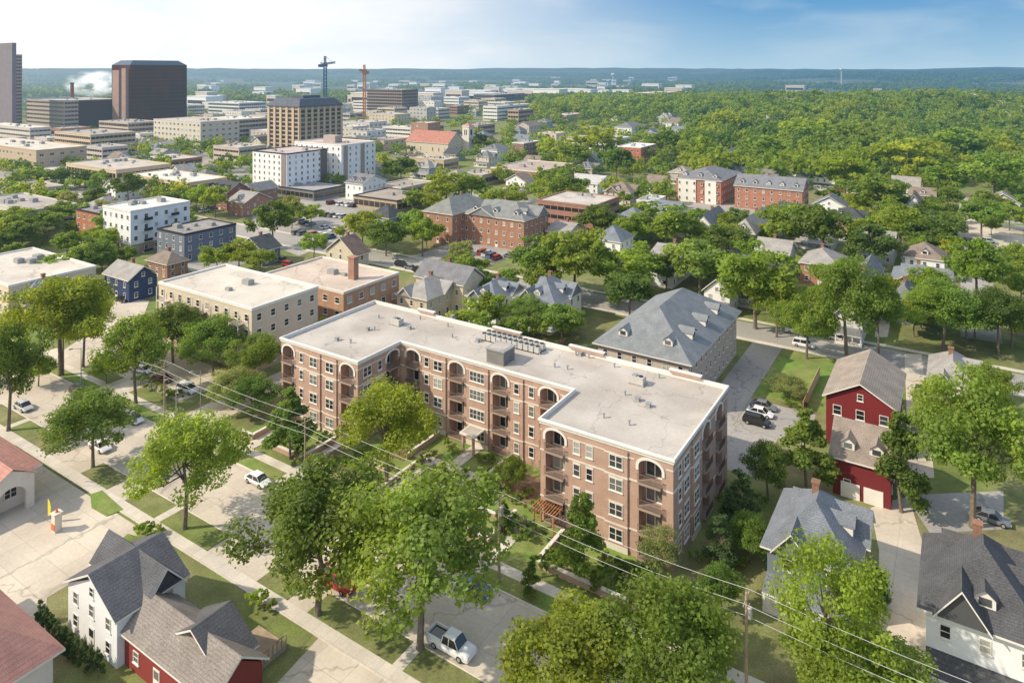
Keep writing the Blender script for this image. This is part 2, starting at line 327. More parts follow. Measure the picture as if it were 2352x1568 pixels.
part('rafter_grid',m.mesh('pergola_rafters',[PWOOD]),p)
# ---------------------------------------------------------------- generic buildings
def solve(N,d,px):
    X=px-1200; return (X*N[1]-F*N[0])/(F*d[0]-X*d[1])
def site(xn,yt,h,xl,xr,Wd=None,Ld=None):
    k=h/CH; yb=(yt-HY*k)/(1-k); N=G(xn,yb)
    L=Ld or abs(solve(N,-A,xl)); Wm=Wd or abs(solve(N,B,xr))
    FOOT.append((N,L,Wm)); return N,min(L,140),min(Wm,140)
def flat(xn,yt,h,xl,xr,label,wall,floors=3,roofc=(.5,.45,.39),trim=WHITE,wm=None,wsp=3.6,ww=1.5,wh=1.5,bands=False,Wd=None,Ld=None,name='apartment_building',cat='apartment building',bandmat=None,base=None,units=3,par=.5,glassfrac=.5):
    N,L,Wm=site(xn,yt,h,xl,xr,Wd,Ld); z0=float(elev(*N)) if N[1]>450 else 0
    T=top(name,label,cat,(N[0],N[1],z0),ANG); wm=wm or WALLM
    m=MB(); m.box(-L,0,0,Wm,-3 if z0 else 0,h-.4,bottom=False); part('wall',m.mesh('wall',[wm]),T,color=wall)
    r=MB(); r.poly([(-L,0,h-.395),(0,0,h-.395),(0,Wm,h-.395),(-L,Wm,h-.395)]); ro=part('roof',r.mesh('roof',[ROOFO]),T,color=roofc)
    p=MB(); t=.35; e=.12
    p.box(-L-e,e,-e,t,h-.6,h); p.box(-L-e,e,Wm-t,Wm+e,h-.6,h); p.box(-L-e,-L+t,t+.002,Wm-t-.002,h-.6,h); p.box(-t,e,t+.002,Wm-t-.002,h-.6,h)
    part('parapet',p.mesh('parapet',[trim]),T,color=wall)
    for i in range(units):
        s=random.uniform(.6,1.6); x=random.uniform(-L*.8,-L*.2); y=random.uniform(Wm*.2,Wm*.8)
        b=MB(); b.box(-s,s,-s*.7,s*.7,0,s*.9); b.box(-s*.8,s*.8,-s*.5,s*.5,s*.9+.002,s*1.0,0); part('rooftop_unit',b.mesh('rooftop_unit',[METAL]),T,(x,y,h-.39))
    fh=(h-.8)/floors
    if base:
        b=MB(); b.box(-L-.05,.05,-.05,Wm+.05,0,fh*.95,bottom=False); part('brick_base',b.mesh('base',[BRICKO]),T,color=base)
    for f in range(floors):
        z=f*fh+fh*.3
        if bands:
            b=MB(); b.box(-L+.6,-.6,-.06,-.003,z,z+fh*glassfrac); b.box(.003,.06,.6,Wm-.6,z,z+fh*glassfrac)
            n=int(L/3); 
            for i in range(1,n): x=-L+i*L/n; b.box(x-.12,x+.12,-.1,-.05,z,z+fh*glassfrac,1)
            n=int(Wm/3)
            for i in range(1,n): y=i*Wm/n; b.box(.05,.1,y-.12,y+.12,z,z+fh*glassfrac,1)
            part('window_band',b.mesh('window_band',[bandmat or DGLASS,WALLM]),T,color=wall)
        else:
            n=max(1,int(L/wsp))
            for i in range(n): window(T,-L+(i+.5)*L/n,-.06 if base and f==0 else 0,z,0,ww,wh)
            n=max(1,int(Wm/wsp))
            for i in range(n): window(T,.06 if base and f==0 else 0,(i+.5)*Wm/n,z,math.pi/2,ww,wh)
    return T,L,Wm
def balcs(T,L,Wm,h,floors,xs,ys=()):
    fh=(h-.8)/floors; w=3.0
    for f in range(floors):
        z=f*fh+.4
        for x in xs:
            m=MB(); m.box(-w/2,w/2,-1.5,-.08,z-.2,z); m.box(-w/2,w/2,-1.5,-1.44,z+.95,z+1.02,1)
            for i in range(13): xx=-w/2+.03+i*(w-.06)/12; m.box(xx-.02,xx+.02,-1.48,-1.45,z+.002,z+.948,1)
            m.box(-w/2,-w/2+.15,-1.5,-1.35,z+.003,z+fh-.203,2) ; m.box(w/2-.15,w/2,-1.5,-1.35,z+.003,z+fh-.203,2)
            part('balcony',m.mesh('balcony',[STONE,DARK,WHITE]),T,(x,0,0))
        for y in ys:
            m=MB(); m.box(-w/2,w/2,-1.5,-.08,z-.2,z); m.box(-w/2,w/2,-1.5,-1.44,z+.003,z+1.02,1); part('balcony',m.mesh('balcony',[STONE,DARK]),T,(0,y,0),math.pi/2)
def panel(T,xs,L,Wm,h,col,face='u',nm='cladding_panel'):
    m=MB()
    a,b=xs
    if face=='v': m.box(a,b,-.15,-.004,.4,h-.62)
    else: m.box(.004,.15,a,b,.4,h-.62)
    part(nm,m.mesh(nm,[WALLM]),T,color=col)
T,L,Wm=flat(590,722,13.5,372,745,'four-storey beige and cream condominium with flat pale roof',(.62,.52,.40),4,(.60,.54,.46),trim=WHITE,wsp=3.3,ww=1.2,units=2,base=(.45,.34,.26))
balcs(T,L,Wm,13.5,4,[-L+3,-L/2,-4],[])
T,L,Wm=flat(805,684,10.5,620,935,'three-storey orange brick building with flat tan roof and chimney',(.46,.27,.17),3,(.54,.44,.36),trim=STONE,wm=BRICKO,units=2,name='brick_building',cat='building')
m=MB(); m.box(-1,1,-.8,.8,0,5.2); m.box(-1.15,1.15,-.95,.95,5.203,5.6); part('chimney',m.mesh('chimney',[BRICKO]),T,(-6.5,Wm*.5,10.1),color=(.34,.2,.14))
T,L,Wm=flat(306,494,15,241,445,'four-storey white apartment building with brick base',(.76,.76,.76),4,(.66,.64,.6),wsp=3.2,ww=1.3,base=(.36,.28,.22),units=4)
balcs(T,L,Wm,15,4,[],[Wm*.25,Wm*.7])
flat(232,500,11,178,290,'orange brick three-storey apartment building with dark parapet',(.42,.17,.09),3,(.3,.27,.25),trim=DARK,wm=BRICKO)
flat(432,548,9.5,368,553,'blue-grey three-storey apartment block with flat brown roof',(.16,.18,.23),3,(.3,.27,.25),trim=DARK,wsp=3.2,ww=1.2,units=4)
flat(20,668,8,-120,225,'two-storey cream apartment block with flat roof',(.62,.52,.38),2,(.58,.52,.45),trim=WHITE,wsp=3)
T,L,Wm=flat(800,340,23,690,880,'seven-storey white hotel wing with grey side panels',(.78,.77,.76),7,(.48,.4,.36),wsp=3.8,ww=1.1,trim=WHITE,units=5,name='hotel_building',cat='building')
for a in(.06,.55): panel(T,(Wm*a,Wm*a+3.0),L,Wm,23,(.34,.28,.25))
m=MB(); m.box(-L*.6,-L*.35,Wm*.3,Wm*.5,22.6,26.5); part('lift_housing',m.mesh('lift_housing',[WALLM]),T,color=(.4,.34,.3))
T,L,Wm=flat(672,360,21,592,768,'seven-storey white hotel block with dark edge trim',(.8,.79,.79),7,(.48,.4,.38),wsp=3.6,ww=1.1,trim=DARK,units=3,name='hotel_building',cat='building')
panel(T,(-4.0,-.4),L,Wm,21,(.26,.21,.2),'v'); panel(T,(Wm-5,Wm-.4),L,Wm,21,(.16,.13,.13))
flat(735,447,5,640,812,'low dark grey hotel podium with flat roof',(.2,.19,.19),1,(.36,.34,.34),trim=DARK,bands=True,name='podium_building',cat='building')
flat(930,470,5.5,828,1010,'low tan office building with flat roof',(.42,.32,.22),1,(.36,.3,.25),trim=DARK,bands=True,name='office_building',cat='building')
flat(940,440,5.5,880,1015,'low brown-roofed office wing',(.46,.35,.25),1,(.35,.3,.25),trim=STONE,bands=True,name='office_building',cat='building')
flat(1530,472,7.5,1492,1560,'small modern white two-storey building',(.62,.62,.62),2,(.45,.45,.45))
flat(1502,346,12,1447,1537,'three-storey brick and white apartment building',(.46,.15,.1),3,(.7,.7,.7),wm=BRICKO)
flat(1228,336,12,1200,1265,'three-storey dark brick apartment building',(.26,.16,.13),3,(.45,.4,.36),wm=BRICKO)
flat(1262,402,8,1150,1342,'two-storey brick building with flat roof',(.34,.19,.13),2,(.42,.33,.28),wm=BRICKO,trim=STONE)
# downtown
DT=[(300,288,17,232,372,(.48,.40,.31)),(470,286,22,360,560,(.60,.54,.45)),(560,280,20,480,628,(.50,.44,.37)),(212,316,16,128,318,(.60,.46,.32)),
 (85,352,15,-90,203,(.50,.38,.27)),(272,398,11,155,400,(.60,.48,.34)),(440,428,9,300,532,(.62,.49,.33)),(866,288,14,802,906,(.56,.52,.48)),(560,243,19,488,622,(.7,.7,.7)),
 (60,494,8,-60,180,(.58,.54,.47)),(900,330,8,800,960,(.55,.41,.28)),(1165,258,17,1132,1245,(.7,.68,.64)),(1215,266,15,1190,1250,(.42,.3,.22)),
 (1010,237,21,965,1040,(.5,.5,.51)),(1075,240,17,1030,1100,(.7,.7,.7)),(1160,235,17,1110,1230,(.12,.12,.13)),(1545,232,18,1475,1600,(.28,.21,.17)),(1040,375,6,960,1075,(.5,.38,.26)),(640,268,13,600,680,(.6,.58,.55)),(1330,280,9,1290,1370,(.5,.35,.24)),(1290,242,12,1262,1320,(.6,.57,.55)),(700,258,16,660,760,(.55,.52,.5)),(1000,258,17,960,1022,(.45,.43,.4)),(820,268,15,790,850,(.46,.44,.41)),(1120,296,10,1085,1160,(.45,.34,.28)),(400,256,16,330,440,(.56,.52,.46)),
 (100,440,7,20,150,(.6,.52,.4)),(560,346,12,500,625,(.5,.42,.34)),(860,308,13,815,905,(.62,.6,.56)),(1000,298,9,950,1040,(.5,.33,.24)),(1130,410,6,1075,1175,(.45,.36,.28)),(790,256,20,770,822,(.5,.47,.43)),(70,300,16,-40,120,(.55,.5,.44)),(1630,242,14,1600,1660,(.3,.22,.18)),(330,262,20,290,390,(.42,.33,.27)),(440,248,15,380,480,(.62,.58,.52))]
for qi,q in enumerate(DT):
    fl=max(1,int(q[2]/4)); flat(*q[:5],'%s flat-roofed office building with %s windows'%('dark' if q[5][0]<.3 else 'tan concrete' if q[5][2]<.4 else 'pale','punched' if qi%3==1 else 'banded'),q[5],fl,random.choice([(.62,.56,.47),(.5,.44,.38),(.40,.35,.31),(.66,.62,.56)]),trim=CONCL,bands=qi%3!=1,wsp=5,ww=2.4,wh=1.7,name='office_building',cat='building',units=8,glassfrac=random.choice([.34,.45,.55]))
T,L,Wm=flat(150,236,33,62,280,'long beige concrete hospital building with dark glass side',(.50,.40,.32),8,(.5,.47,.43),trim=CONCL,bands=True,name='hospital_building',cat='building',units=6,glassfrac=.45)
panel(T,(Wm*.25,Wm-.5),L,Wm,33,(.05,.03,.03),nm='dark_glass_wall')
flat(942,218,33,860,980,'dark glass and concrete office block',(.27,.20,.16),8,(.5,.5,.5),trim=CONCL,bands=True,name='office_building',cat='building',units=4,glassfrac=.6)
flat(32,128,78,-80,52,'tall brown-grey concrete tower with many window rows',(.42,.29,.25),22,(.3,.3,.3),trim=CONCL,bands=True,name='office_tower',cat='tower',glassfrac=.4)
m=MB(); N_,L_,W_=site(20,100,87,-60,40); FOOT.pop(); T=top('stair_tower','upper brown-grey concrete lift core of tall tower','tower',N_+B*4,ANG); m.box(-L_,-3,0,W_*.5,0,87); part('core',m.mesh('core',[CONCL]),T,color=(.22,.18,.2))
def dark_tower():
    N,L,Wm=site(305,146,70,262,438); T=top('glass_tower','tall dark brown glass tower with concrete end wall and chamfered top','tower',N,ANG)
    m=MB(); m.box(-L,0,0,Wm,0,67,bottom=False); part('curtain_wall',m.mesh('curtain_wall',[mat('brown_glass',(.20,.055,.028),.25,.3,.03,spec=.1,col2=(.08,.024,.014),big=.025,joints=(4,3.6,.18,.5))]),T)
    m=MB(); m.box(-L,0,0,Wm,67.003,67.3); part('roof_edge',m.mesh('roof_edge',[DARK]),T)
    m=MB(); c=6; b=[(-L,0,67.3),(0,0,67.3),(0,Wm,67.3),(-L,Wm,67.3)]; t=[(-L+c,c,72),(-c,c,72),(-c,Wm-c,72),(-L+c,Wm-c,72)]
    for i in range(4): m.poly([b[i],b[(i+1)%4],t[(i+1)%4],t[i]])
    m.poly(t); part('chamfered_roof',m.mesh('chamfered_roof',[mat('slate_roof_glass',(.04,.08,.12),.2,.1)]),T)
    m=MB(); m.box(-L*.8,-L*.45,-3,-.01,0,62); part('concrete_core',m.mesh('concrete_core',[CONCL]),T,color=(.36,.23,.19))
    m=MB(); m.box(-L*.3,-L*.08,-3,-.01,0,64); part('concrete_core',m.mesh('concrete_core',[CONCL]),T,color=(.36,.23,.19))
    BG=mat('brown_spandrel',(.085,.03,.02),.5,.1)
    for k in range(1,17):
        m=MB(); z=k*4; m.box(.01,.2,.2,Wm-.2,z,z+.5); part('spandrel',m.mesh('spandrel',[BG]),T)
dark_tower()
def plaza_hotel():
    N,L,Wm=site(702,252,35,630,800); T=top('hotel_tower','tan and dark brown ten-storey building with dark mansard roof','building',N,ANG)
    m=MB(); m.box(-L,0,0,Wm,0,35,bottom=False); part('wall',m.mesh('wall',[WALLM]),T,color=(.46,.33,.23))
    for k in range(10):
        z=2+k*3.2; m=MB(); m.box(-L+1,-1,-.1,-.003,z,z+2.0); m.box(.003,.1,1,Wm-1,z,z+2.0)
        part('window_band',m.mesh('window_band',[DGLASS]),T)
    m=MB()
    for i in range(6): x=-L+i*L/5; m.box(x-1.2,x+1.2,-.5,-.09,0,34.9)
    for i in range(8): y=i*Wm/7; m.box(.09,.5,y-1.0,y+1.0,0,34.9)
    part('pilaster',m.mesh('pilasters',[WALLM]),T,color=(.56,.43,.31))
    m=MB(); m.box(-L-1,1,-1,Wm+1,35.003,35.8); b=[(-L-1,-1,35.8),(1,-1,35.8),(1,Wm+1,35.8),(-L-1,Wm+1,35.8)]; c=4; t=[(-L+c,c,41),(-c,c,41),(-c,Wm-c,41),(-L+c,Wm-c,41)]
    for i in range(4): m.poly([b[i],b[(i+1)%4],t[(i+1)%4],t[i]])
    m.poly(t); m.box(-L*.7,-L*.3,Wm*.3,Wm*.7,41.003,43); part('mansard_roof',m.mesh('mansard_roof',[SHING]),T,color=(.11,.12,.15))
plaza_hotel()
# ---------------------------------------------------------------- houses
def roofmesh(L,Wm,eh,rh,kind,ov=.55,steep=None):
    m=MB(); t=.22; x0,x1,y0,y1=-L-ov,ov,-ov,Wm+ov; zt=eh-.0
    def slab(pts):
        m.poly(pts); low=[(p[0],p[1],p[2]-t) for p in pts]; m.poly(low[::-1],1)
        for i in range(len(pts)): j=(i+1)%len(pts); m.poly([pts[i],pts[j],low[j],low[i]],1)
    def gab(a,b,r2,xe,xi):
        c=(a+b)/2
        slab([(xi,a,zt),(xe,a,zt),(xe,c,zt+r2),(xi,c,zt+r2)]); slab([(xe,b,zt),(xi,b,zt),(xi,c,zt+r2),(xe,c,zt+r2)])
        m.poly([(xe-.4,a+.4,zt-.1),(xe-.4,b-.4,zt-.1),(xe-.4,c,zt+r2-.25)],2)
    def gabf(a,b,r2,ye,yi):
        c=(a+b)/2
        slab([(a,ye,zt),(a,yi,zt),(c,yi,zt+r2),(c,ye,zt+r2)]); slab([(b,yi,zt),(b,ye,zt),(c,ye,zt+r2),(c,yi,zt+r2)])
        m.poly([(a+.4,ye+.4,zt-.1),(b-.4,ye+.4,zt-.1),(c,ye+.4,zt+r2-.25)],2)
    if kind=='gable_u':
        ym=(y0+y1)/2; slab([(x0,y0,zt),(x1,y0,zt),(x1,ym,zt+rh),(x0,ym,zt+rh)]); slab([(x1,y1,zt),(x0,y1,zt),(x0,ym,zt+rh),(x1,ym,zt+rh)])
    elif kind in('gable_v','cross'):
        xm=(x0+x1)/2; slab([(x1,y0,zt),(x1,y1,zt),(xm,y1,zt+rh),(xm,y0,zt+rh)]); slab([(x0,y1,zt),(x0,y0,zt),(xm,y0,zt+rh),(xm,y1,zt+rh)])
        if kind=='cross':
            a,b=Wm*.35,Wm*.95; c=(a+b)/2; r2=rh*.93
            slab([(x0-.6,a,zt),(x1+.6,a,zt),(x1+.6,c,zt+r2),(x0-.6,c,zt+r2)]); slab([(x1+.6,b,zt),(x0-.6,b,zt),(x0-.6,c,zt+r2),(x1+.6,c,zt+r2)])
            m.poly([(.02,a+.4,zt-.1),(.02,b-.4,zt-.1),(.02,c,zt+r2-.25)],2)
    else:
        w=min(x1-x0,y1-y0)/2
        if (y1-y0)>=(x1-x0):
            xm=(x0+x1)/2; a=(xm,y0+w,zt+rh); b=(xm,y1-w,zt+rh)
            if abs(a[1]-b[1])<.05: b=(xm,a[1]+.1,zt+rh)
            slab([(x0,y0,zt),(x1,y0,zt),a]); slab([(x1,y0,zt),(x1,y1,zt),b,a]); slab([(x1,y1,zt),(x0,y1,zt),b]); slab([(x0,y1,zt),(x0,y0,zt),a,b])
        else:
            ym=(y0+y1)/2; a=(x0+w,ym,zt+rh); b=(x1-w,ym,zt+rh)
            slab([(x0,y0,zt),(x1,y0,zt),b,a]); slab([(x1,y0,zt),(x1,y1,zt),b]); slab([(x1,y1,zt),(x0,y1,zt),a,b]); slab([(x0,y1,zt),(x0,y0,zt),a])
        if kind=='hipx':
            gab(Wm*.45,Wm*.95,rh*.72,x1+.5,x0+2); gabf(x0+(x1-x0)*.12,x0+(x1-x0)*.55,rh*.66,y0-.5,(y0+y1)/2)
    return m
def house(xn,yt,eh,xl,xr,kind,rh,wall,roofc,label,Wd=None,Ld=None,floors=2,wm=None,rm=None,chim=True,porch=False,dorm=0,dormr=0,name='house',cat='house',wsp=3.2,ww=1.0,ov=.55,wh=1.4,group=None,white_bay=False):
    N,L,Wm=site(xn,yt,eh,xl,xr,Wd,Ld); z0=float(elev(*N)) if N[1]>450 else 0; T=top(name,label,cat,(N[0],N[1],z0),ANG,group); wm=wm or SIDING
    m=MB(); m.box(-L,0,0,Wm,-2 if z0 else 0,eh-.24,bottom=False); g=rh*(1-.5/(max(L,Wm)/2))-.25
    if kind=='gable_u':
        for x in(0,-L): m.poly([(x,0,eh-.24),(x,Wm,eh-.24),(x,Wm/2,eh-.24+g)])
    if kind in('gable_v','cross'):
        for y in(0,Wm): m.poly([(0,y,eh-.24),(-L,y,eh-.24),(-L/2,y,eh-.24+g)])
    part('wall',m.mesh('wall',[wm]),T,color=wall)
    if white_bay:
        for a,b_ in((.95,.55),(.35,.1)):
            b=MB(); b.box(-L*a,-L*b_,-.4,-.01,0,eh-.3); part('white_bay',b.mesh('bay',[WHITE]),T)
    R=part('roof',roofmesh(L,Wm,eh,rh,kind,ov).mesh('roof',[rm or SHING,WHITE,wm]),T,color=roofc)
    if chim:
        c=MB(); c.box(-.4,.4,-.4,.4,0,rh+.9-.6*rh); c.box(-.5,.5,-.5,.5,rh+.903-.6*rh,rh+1.1-.6*rh); part('chimney',c.mesh('chimney',[BRICKO]),R,(-L*.55,Wm*.62,eh+rh*.55),color=(.28,.15,.1))
    fh=(eh-.3)/floors
    for f in range(floors):
        z=f*fh+fh*.33
        n=max(1,int(L/wsp))
        for i in range(n):
            if f==0 and i==n//2:
                d=MB(); d.box(-.55,.55,-.06,-.003,0,2.1); d.box(-.42,.42,-.08,-.05,1.1,1.9,1); part('door',d.mesh('door',[WHITE,GLASS]),T,(-L+(i+.5)*L/n,0,.1))
            else: window(T,-L+(i+.5)*L/n,-.41 if white_bay else 0,z,0,ww,wh)
        n=max(1,int(Wm/wsp))
        for i in range(n): window(T,0,(i+.5)*Wm/n,z,math.pi/2,ww,wh)
    if kind in('gable_v','cross') and rh>2.5: window(T,-L/2,0,eh+.2,0,.9,1.1)
    if kind=='gable_u' and rh>2.5: window(T,0,Wm/2,eh+.2,math.pi/2,.9,1.1)
    if porch:
        p=MB(); a=2.4; zz=2.9
        p.poly([(-L,-a-.3,zz-.5),(0,-a-.3,zz-.5),(0,-.01,zz+.4),(-L,-.01,zz+.4)]); p.poly([(-L,-a-.3,zz-.7),(0,-a-.3,zz-.7),(0,-.01,zz-.7),(-L,-.01,zz-.7)],1); p.poly([(-L,-a-.3,zz-.7),(0,-a-.3,zz-.7),(0,-a-.3,zz-.5),(-L,-a-.3,zz-.5)],1)
        p.poly([(0,-a-.3,zz-.7),(0,-a-.3,zz-.5),(0,-.01,zz+.4),(0,-.01,zz-.7)],1)
        p.box(-L,0,-a,-.01,0,.5,1)
        for i in range(4): x=-L+.15+i*(L-.3)/3; p.box(x-.12,x+.12,-a+.02,-a+.26,.503,zz-.703,1)
        part('porch',p.mesh('porch',[SHING,WHITE]),T,color=roofc)
    def dormer(x,y,z,rot,s=1):
        d=MB(); w=1.2*s; hh=1.3*s; dp=2.6*s
        d.box(-w,w,0,dp,0,hh,bottom=False); d.poly([(-w,0,hh),(w,0,hh),(0,0,hh+.9*s)])
        d.poly([(-w-.2,-.25,hh-.1),(0,-.25,hh+1.05*s),(0,dp+.8,hh+1.05*s),(-w-.2,dp+.8,hh-.1)],1); d.poly([(w+.2,-.25,hh-.1),(0,-.25,hh+1.05*s),(0,dp+.8,hh+1.05*s),(w+.2,dp+.8,hh-.1)],1)
        d.box(-w*.6,w*.6,-.05,.003,.25*s,hh*.95,2); 
        part('dormer',d.mesh('dormer',[WHITE,SHING,GLASS]),R,(x,y,z),rot,color=roofc)
    hp=kind in('hip','hipx')
    half=(min(L,Wm)/2+ov) if hp else Wm/2+ov
    halfv=(min(L,Wm)/2+ov) if hp else L/2+ov
    for i in range(dorm): dormer(-L+(i+.5)*L/dorm,half*.25-ov,eh+rh*.27,0,.75)
    for i in range(dormr): dormer(ov-halfv*.25,Wm*.12+(i+.5)*Wm*.76/dormr,eh+rh*.27,math.pi/2,.85)
    return T,L,Wm,R
GRY=(.19,.19,.2); SLT=(.19,.21,.24); BRN=(.24,.19,.155); DK=(.07,.075,.08); LG=(.32,.3,.28)
WH=(.78,.78,.76)
HS=[
 (302,657,6,245,368,'gable_u',3,(.04,.06,.13),LG,'navy blue two-storey house with white trim',dict()),
 (392,620,4.5,345,440,'hip',2.6,(.36,.2,.13),BRN,'small brick house with brown hip roof',dict(wm=BRICKO)),
 (832,600,5,765,864,'gable_v',5,(.6,.52,.4),(.2,.14,.11),'tudor style house with steep brown gable',dict()),
 (1000,702,6.5,930,1076,'hipx',3.2,(.58,.48,.36),LG,'beige house with grey hip roof',dict()),
 (1085,668,8,975,1132,'gable_u',3.6,(.66,.57,.4),GRY,'cream three-storey house with grey gable roof',dict()),
 (1162,705,6.2,1095,1228,'hipx',3,WH,SLT,'white two-storey house with slate hip roof',dict(dorm=1,dormr=1)),
 (1300,715,6.5,1208,1362,'hipx',4.2,WH,SLT,'white foursquare house with slate hip roof and dormers',dict(dorm=1,dormr=1,porch=True)),
 (532,452,8,487,587,'gable_u',4,(.3,.14,.11),DK,'brick house with dark gable roof',dict(wm=BRICKO,dorm=3)),
 (850,432,8,810,905,'gable_u',3.5,WH,GRY,'white three-storey house with grey roof',dict(dorm=2)),
 (615,588,5,560,657,'gable_v',3.5,(.16,.18,.22),DK,'low grey house with dark gable roof',dict()),
 (1165,352,8,1128,1197,'hip',3.5,WH,GRY,'white house with grey hip roof',dict(dorm=1)),
 (1665,527,6,1628,1702,'gable_v',3.5,WH,GRY,'white house with grey gable roof',dict()),
 (1768,548,7,1712,1820,'hip',4,(.66,.6,.5),LG,'beige foursquare house with grey hip roof',dict(porch=True,dorm=1)),
 (1575,628,6,1508,1640,'gable_u',3.5,WH,LG,'white house with light grey gable roof',dict()),
 (1790,668,6,1700,1842,'gable_u',3.5,WH,DK,'white house with dark gable roof and porch',dict(porch=True)),
 (1710,690,5.5,1650,1760,'gable_v',3.5,WH,GRY,'white bungalow with grey roof',dict(porch=True)),
 (2022,745,6,1960,2068,'gable_v',3.5,(.66,.66,.64),GRY,'pale grey house with gable roof and porch',dict(porch=True)),
 (2140,705,6,2098,2190,'hip',3,WH,GRY,'white two-storey house with hip roof',dict(Wd=11)),
 (2160,484,7,2125,2190,'gable_v',4.5,WH,BRN,'white house with steep brown gable roof',dict(Wd=12)),
 (2290,492,5,2252,2312,'gable_v',4,(.65,.6,.5),LG,'cream house with light gable roof',dict(Wd=12)),
 (1715,375,7,1670,1752,'hipx',5,(.34,.36,.42),SLT,'grey-blue house with slate hip roof',dict(dorm=1)),
 (1950,262,9,1862,1995,'hip',5,(.55,.46,.35),GRY,'large tan mansion with grey hip roof',dict(floors=3,Wd=25,Ld=34)),
 (2170,298,7,2130,2200,'gable_v',5,WH,GRY,'white house among dense trees',dict(Wd=12)),
 (1400,432,5,1330,1440,'gable_u',3,WH,(.5,.48,.46),'low white building with pale gable roof',dict(chim=False)),
 (1330,548,5,1282,1372,'gable_u',2.5,(.55,.45,.37),LG,'low tan house beside parking lot',dict()),
 (1240,300,8,1210,1270,'gable_v',4,(.55,.46,.4),BRN,'brown-roofed house among trees',dict()),
 (1480,305,8,1440,1512,'hip',4,WH,GRY,'white house with grey roof among trees',dict()),
 (2290,915,5.5,2178,2352,'hipx',3.2,(.58,.52,.43),LG,'beige house with light grey hip roof',dict(Wd=13)),
 (1420,232,8,1380,1450,'gable_v',4,WH,BRN,'white house on wooded rise',dict(Ld=12,Wd=14)),
 (1960,400,6,1925,1995,'gable_u',4,(.35,.36,.38),SLT,'grey house in dense trees',dict(Wd=12)),
 (2300,300,7,2270,2335,'gable_u',4,(.5,.4,.3),BRN,'brown-roofed house in dense trees',dict(Wd=12)),
 (1590,300,7,1560,1620,'gable_u',4,WH,BRN,'white house in trees',dict()),
 (60,700,5,20,130,'hip',3,(.5,.43,.34),SLT,'small house with slate roof beside apartments',dict(Wd=10)),
]
for h in HS: house(*h[:9],h[9],**h[10])
house(1614,850,9.5,1402,1726,'hip',6.0,(.5,.43,.36),(.21,.225,.235),'large apartment house with grey shingle hip roof and dormers',floors=3,dormr=3,dorm=2,wsp=2.7,chim=False,ov=.9,name='apartment_house',cat='apartment building')
house(1060,503,11,993,1150,'hip',4.5,(.36,.19,.125),(.225,.23,.215),'three-storey brick school wing with green-grey hip roof',floors=3,wm=BRICKO,chim=True,wsp=3.6,name='school_building',cat='building')
house(1228,518,10.5,1085,1285,'hipx',4.6,(.36,.19,.125),(.225,.23,.225),'three-storey brick school building with dormers',floors=3,wm=BRICKO,dorm=3,dormr=2,name='school_building',cat='building')
house(1690,425,11,1585,1735,'hip',4,(.40,.17,.11),(.20,.20,.215),'red brick and white three-storey building with grey roof',floors=3,dorm=3,wm=BRICKO,white_bay=True,name='apartment_house',cat='apartment building')
house(1880,448,10,1722,1902,'gable_u',4.5,(.40,.19,.13),(.20,.205,.22),'long brick building with grey gable roof and white dormers',floors=3,wm=BRICKO,dorm=5,Wd=15,name='apartment_house',cat='apartment building')
T,L,Wm,R=house(1050,338,9,952,1088,'gable_u',8,(.58,.49,.38),(.42,.19,.14),'stone church with orange-red gabled roof and tower',floors=1,chim=False,ww=1,wh=3,wsp=5,name='church',cat='church')
m=MB(); m.box(-3,3,-3,3,0,20); m.box(-3.3,3.3,-3.3,3.3,20.003,21); m.box(-1.2,-.4,-3.05,-3.003,14,18,1); m.box(.4,1.2,-3.05,-3.003,14,18,1); m.box(3.003,3.05,-1,1,14,18,1)
b=[(-3.3,-3.3,21),(3.3,-3.3,21),(3.3,3.3,21),(-3.3,3.3,21)]
for i in range(4): m.poly([b[i],b[(i+1)%4],(0,0,23)],2)
part('bell_tower',m.mesh('bell_tower',[STONE,DARK,TILE]),T,(2,Wm+2,0))
house(2100,962,8.0,1936,2114,'gable_v',3.2,(.19,.024,.026),(.31,.26,.215),'dark red house with white trim and brown-grey gable roof',Wd=16,ww=1.3,wsp=2.7,wh=1.6,chim=False)
T,L,Wm,R=house(2088,1102,5.6,1952,2092,'gable_u',3.6,(.17,.024,.026),(.27,.22,.185),'dark red carriage garage with two dormers',Wd=10,dorm=2,chim=False,name='garage',cat='garage',floors=1,wh=.9)
for x in(-2.2,-5.2):
    d=MB(); d.box(-1.25,1.25,-.1,-.004,0,2.2)
    for z in(.55,1.1,1.65): d.box(-1.2,1.2,-.12,-.09,z-.02,z+.02,1)
    part('garage_door',d.mesh('garage_door',[WHITE,STONE]),T,(x,0,0))
house(2000,1345,6.3,1798,2060,'hipx',4.2,(.17,.20,.23),(.17,.185,.21),'blue-grey two-storey house with slate hip roof',Wd=12,porch=True,dormr=1,ov=.7)
house(2460,1520,7.4,2170,2400,'hipx',5.2,(.80,.80,.79),(.085,.085,.09),'large white two-storey house with dark hip roof and dormers',Wd=12,porch=True,dorm=1,dormr=1,ov=.8)
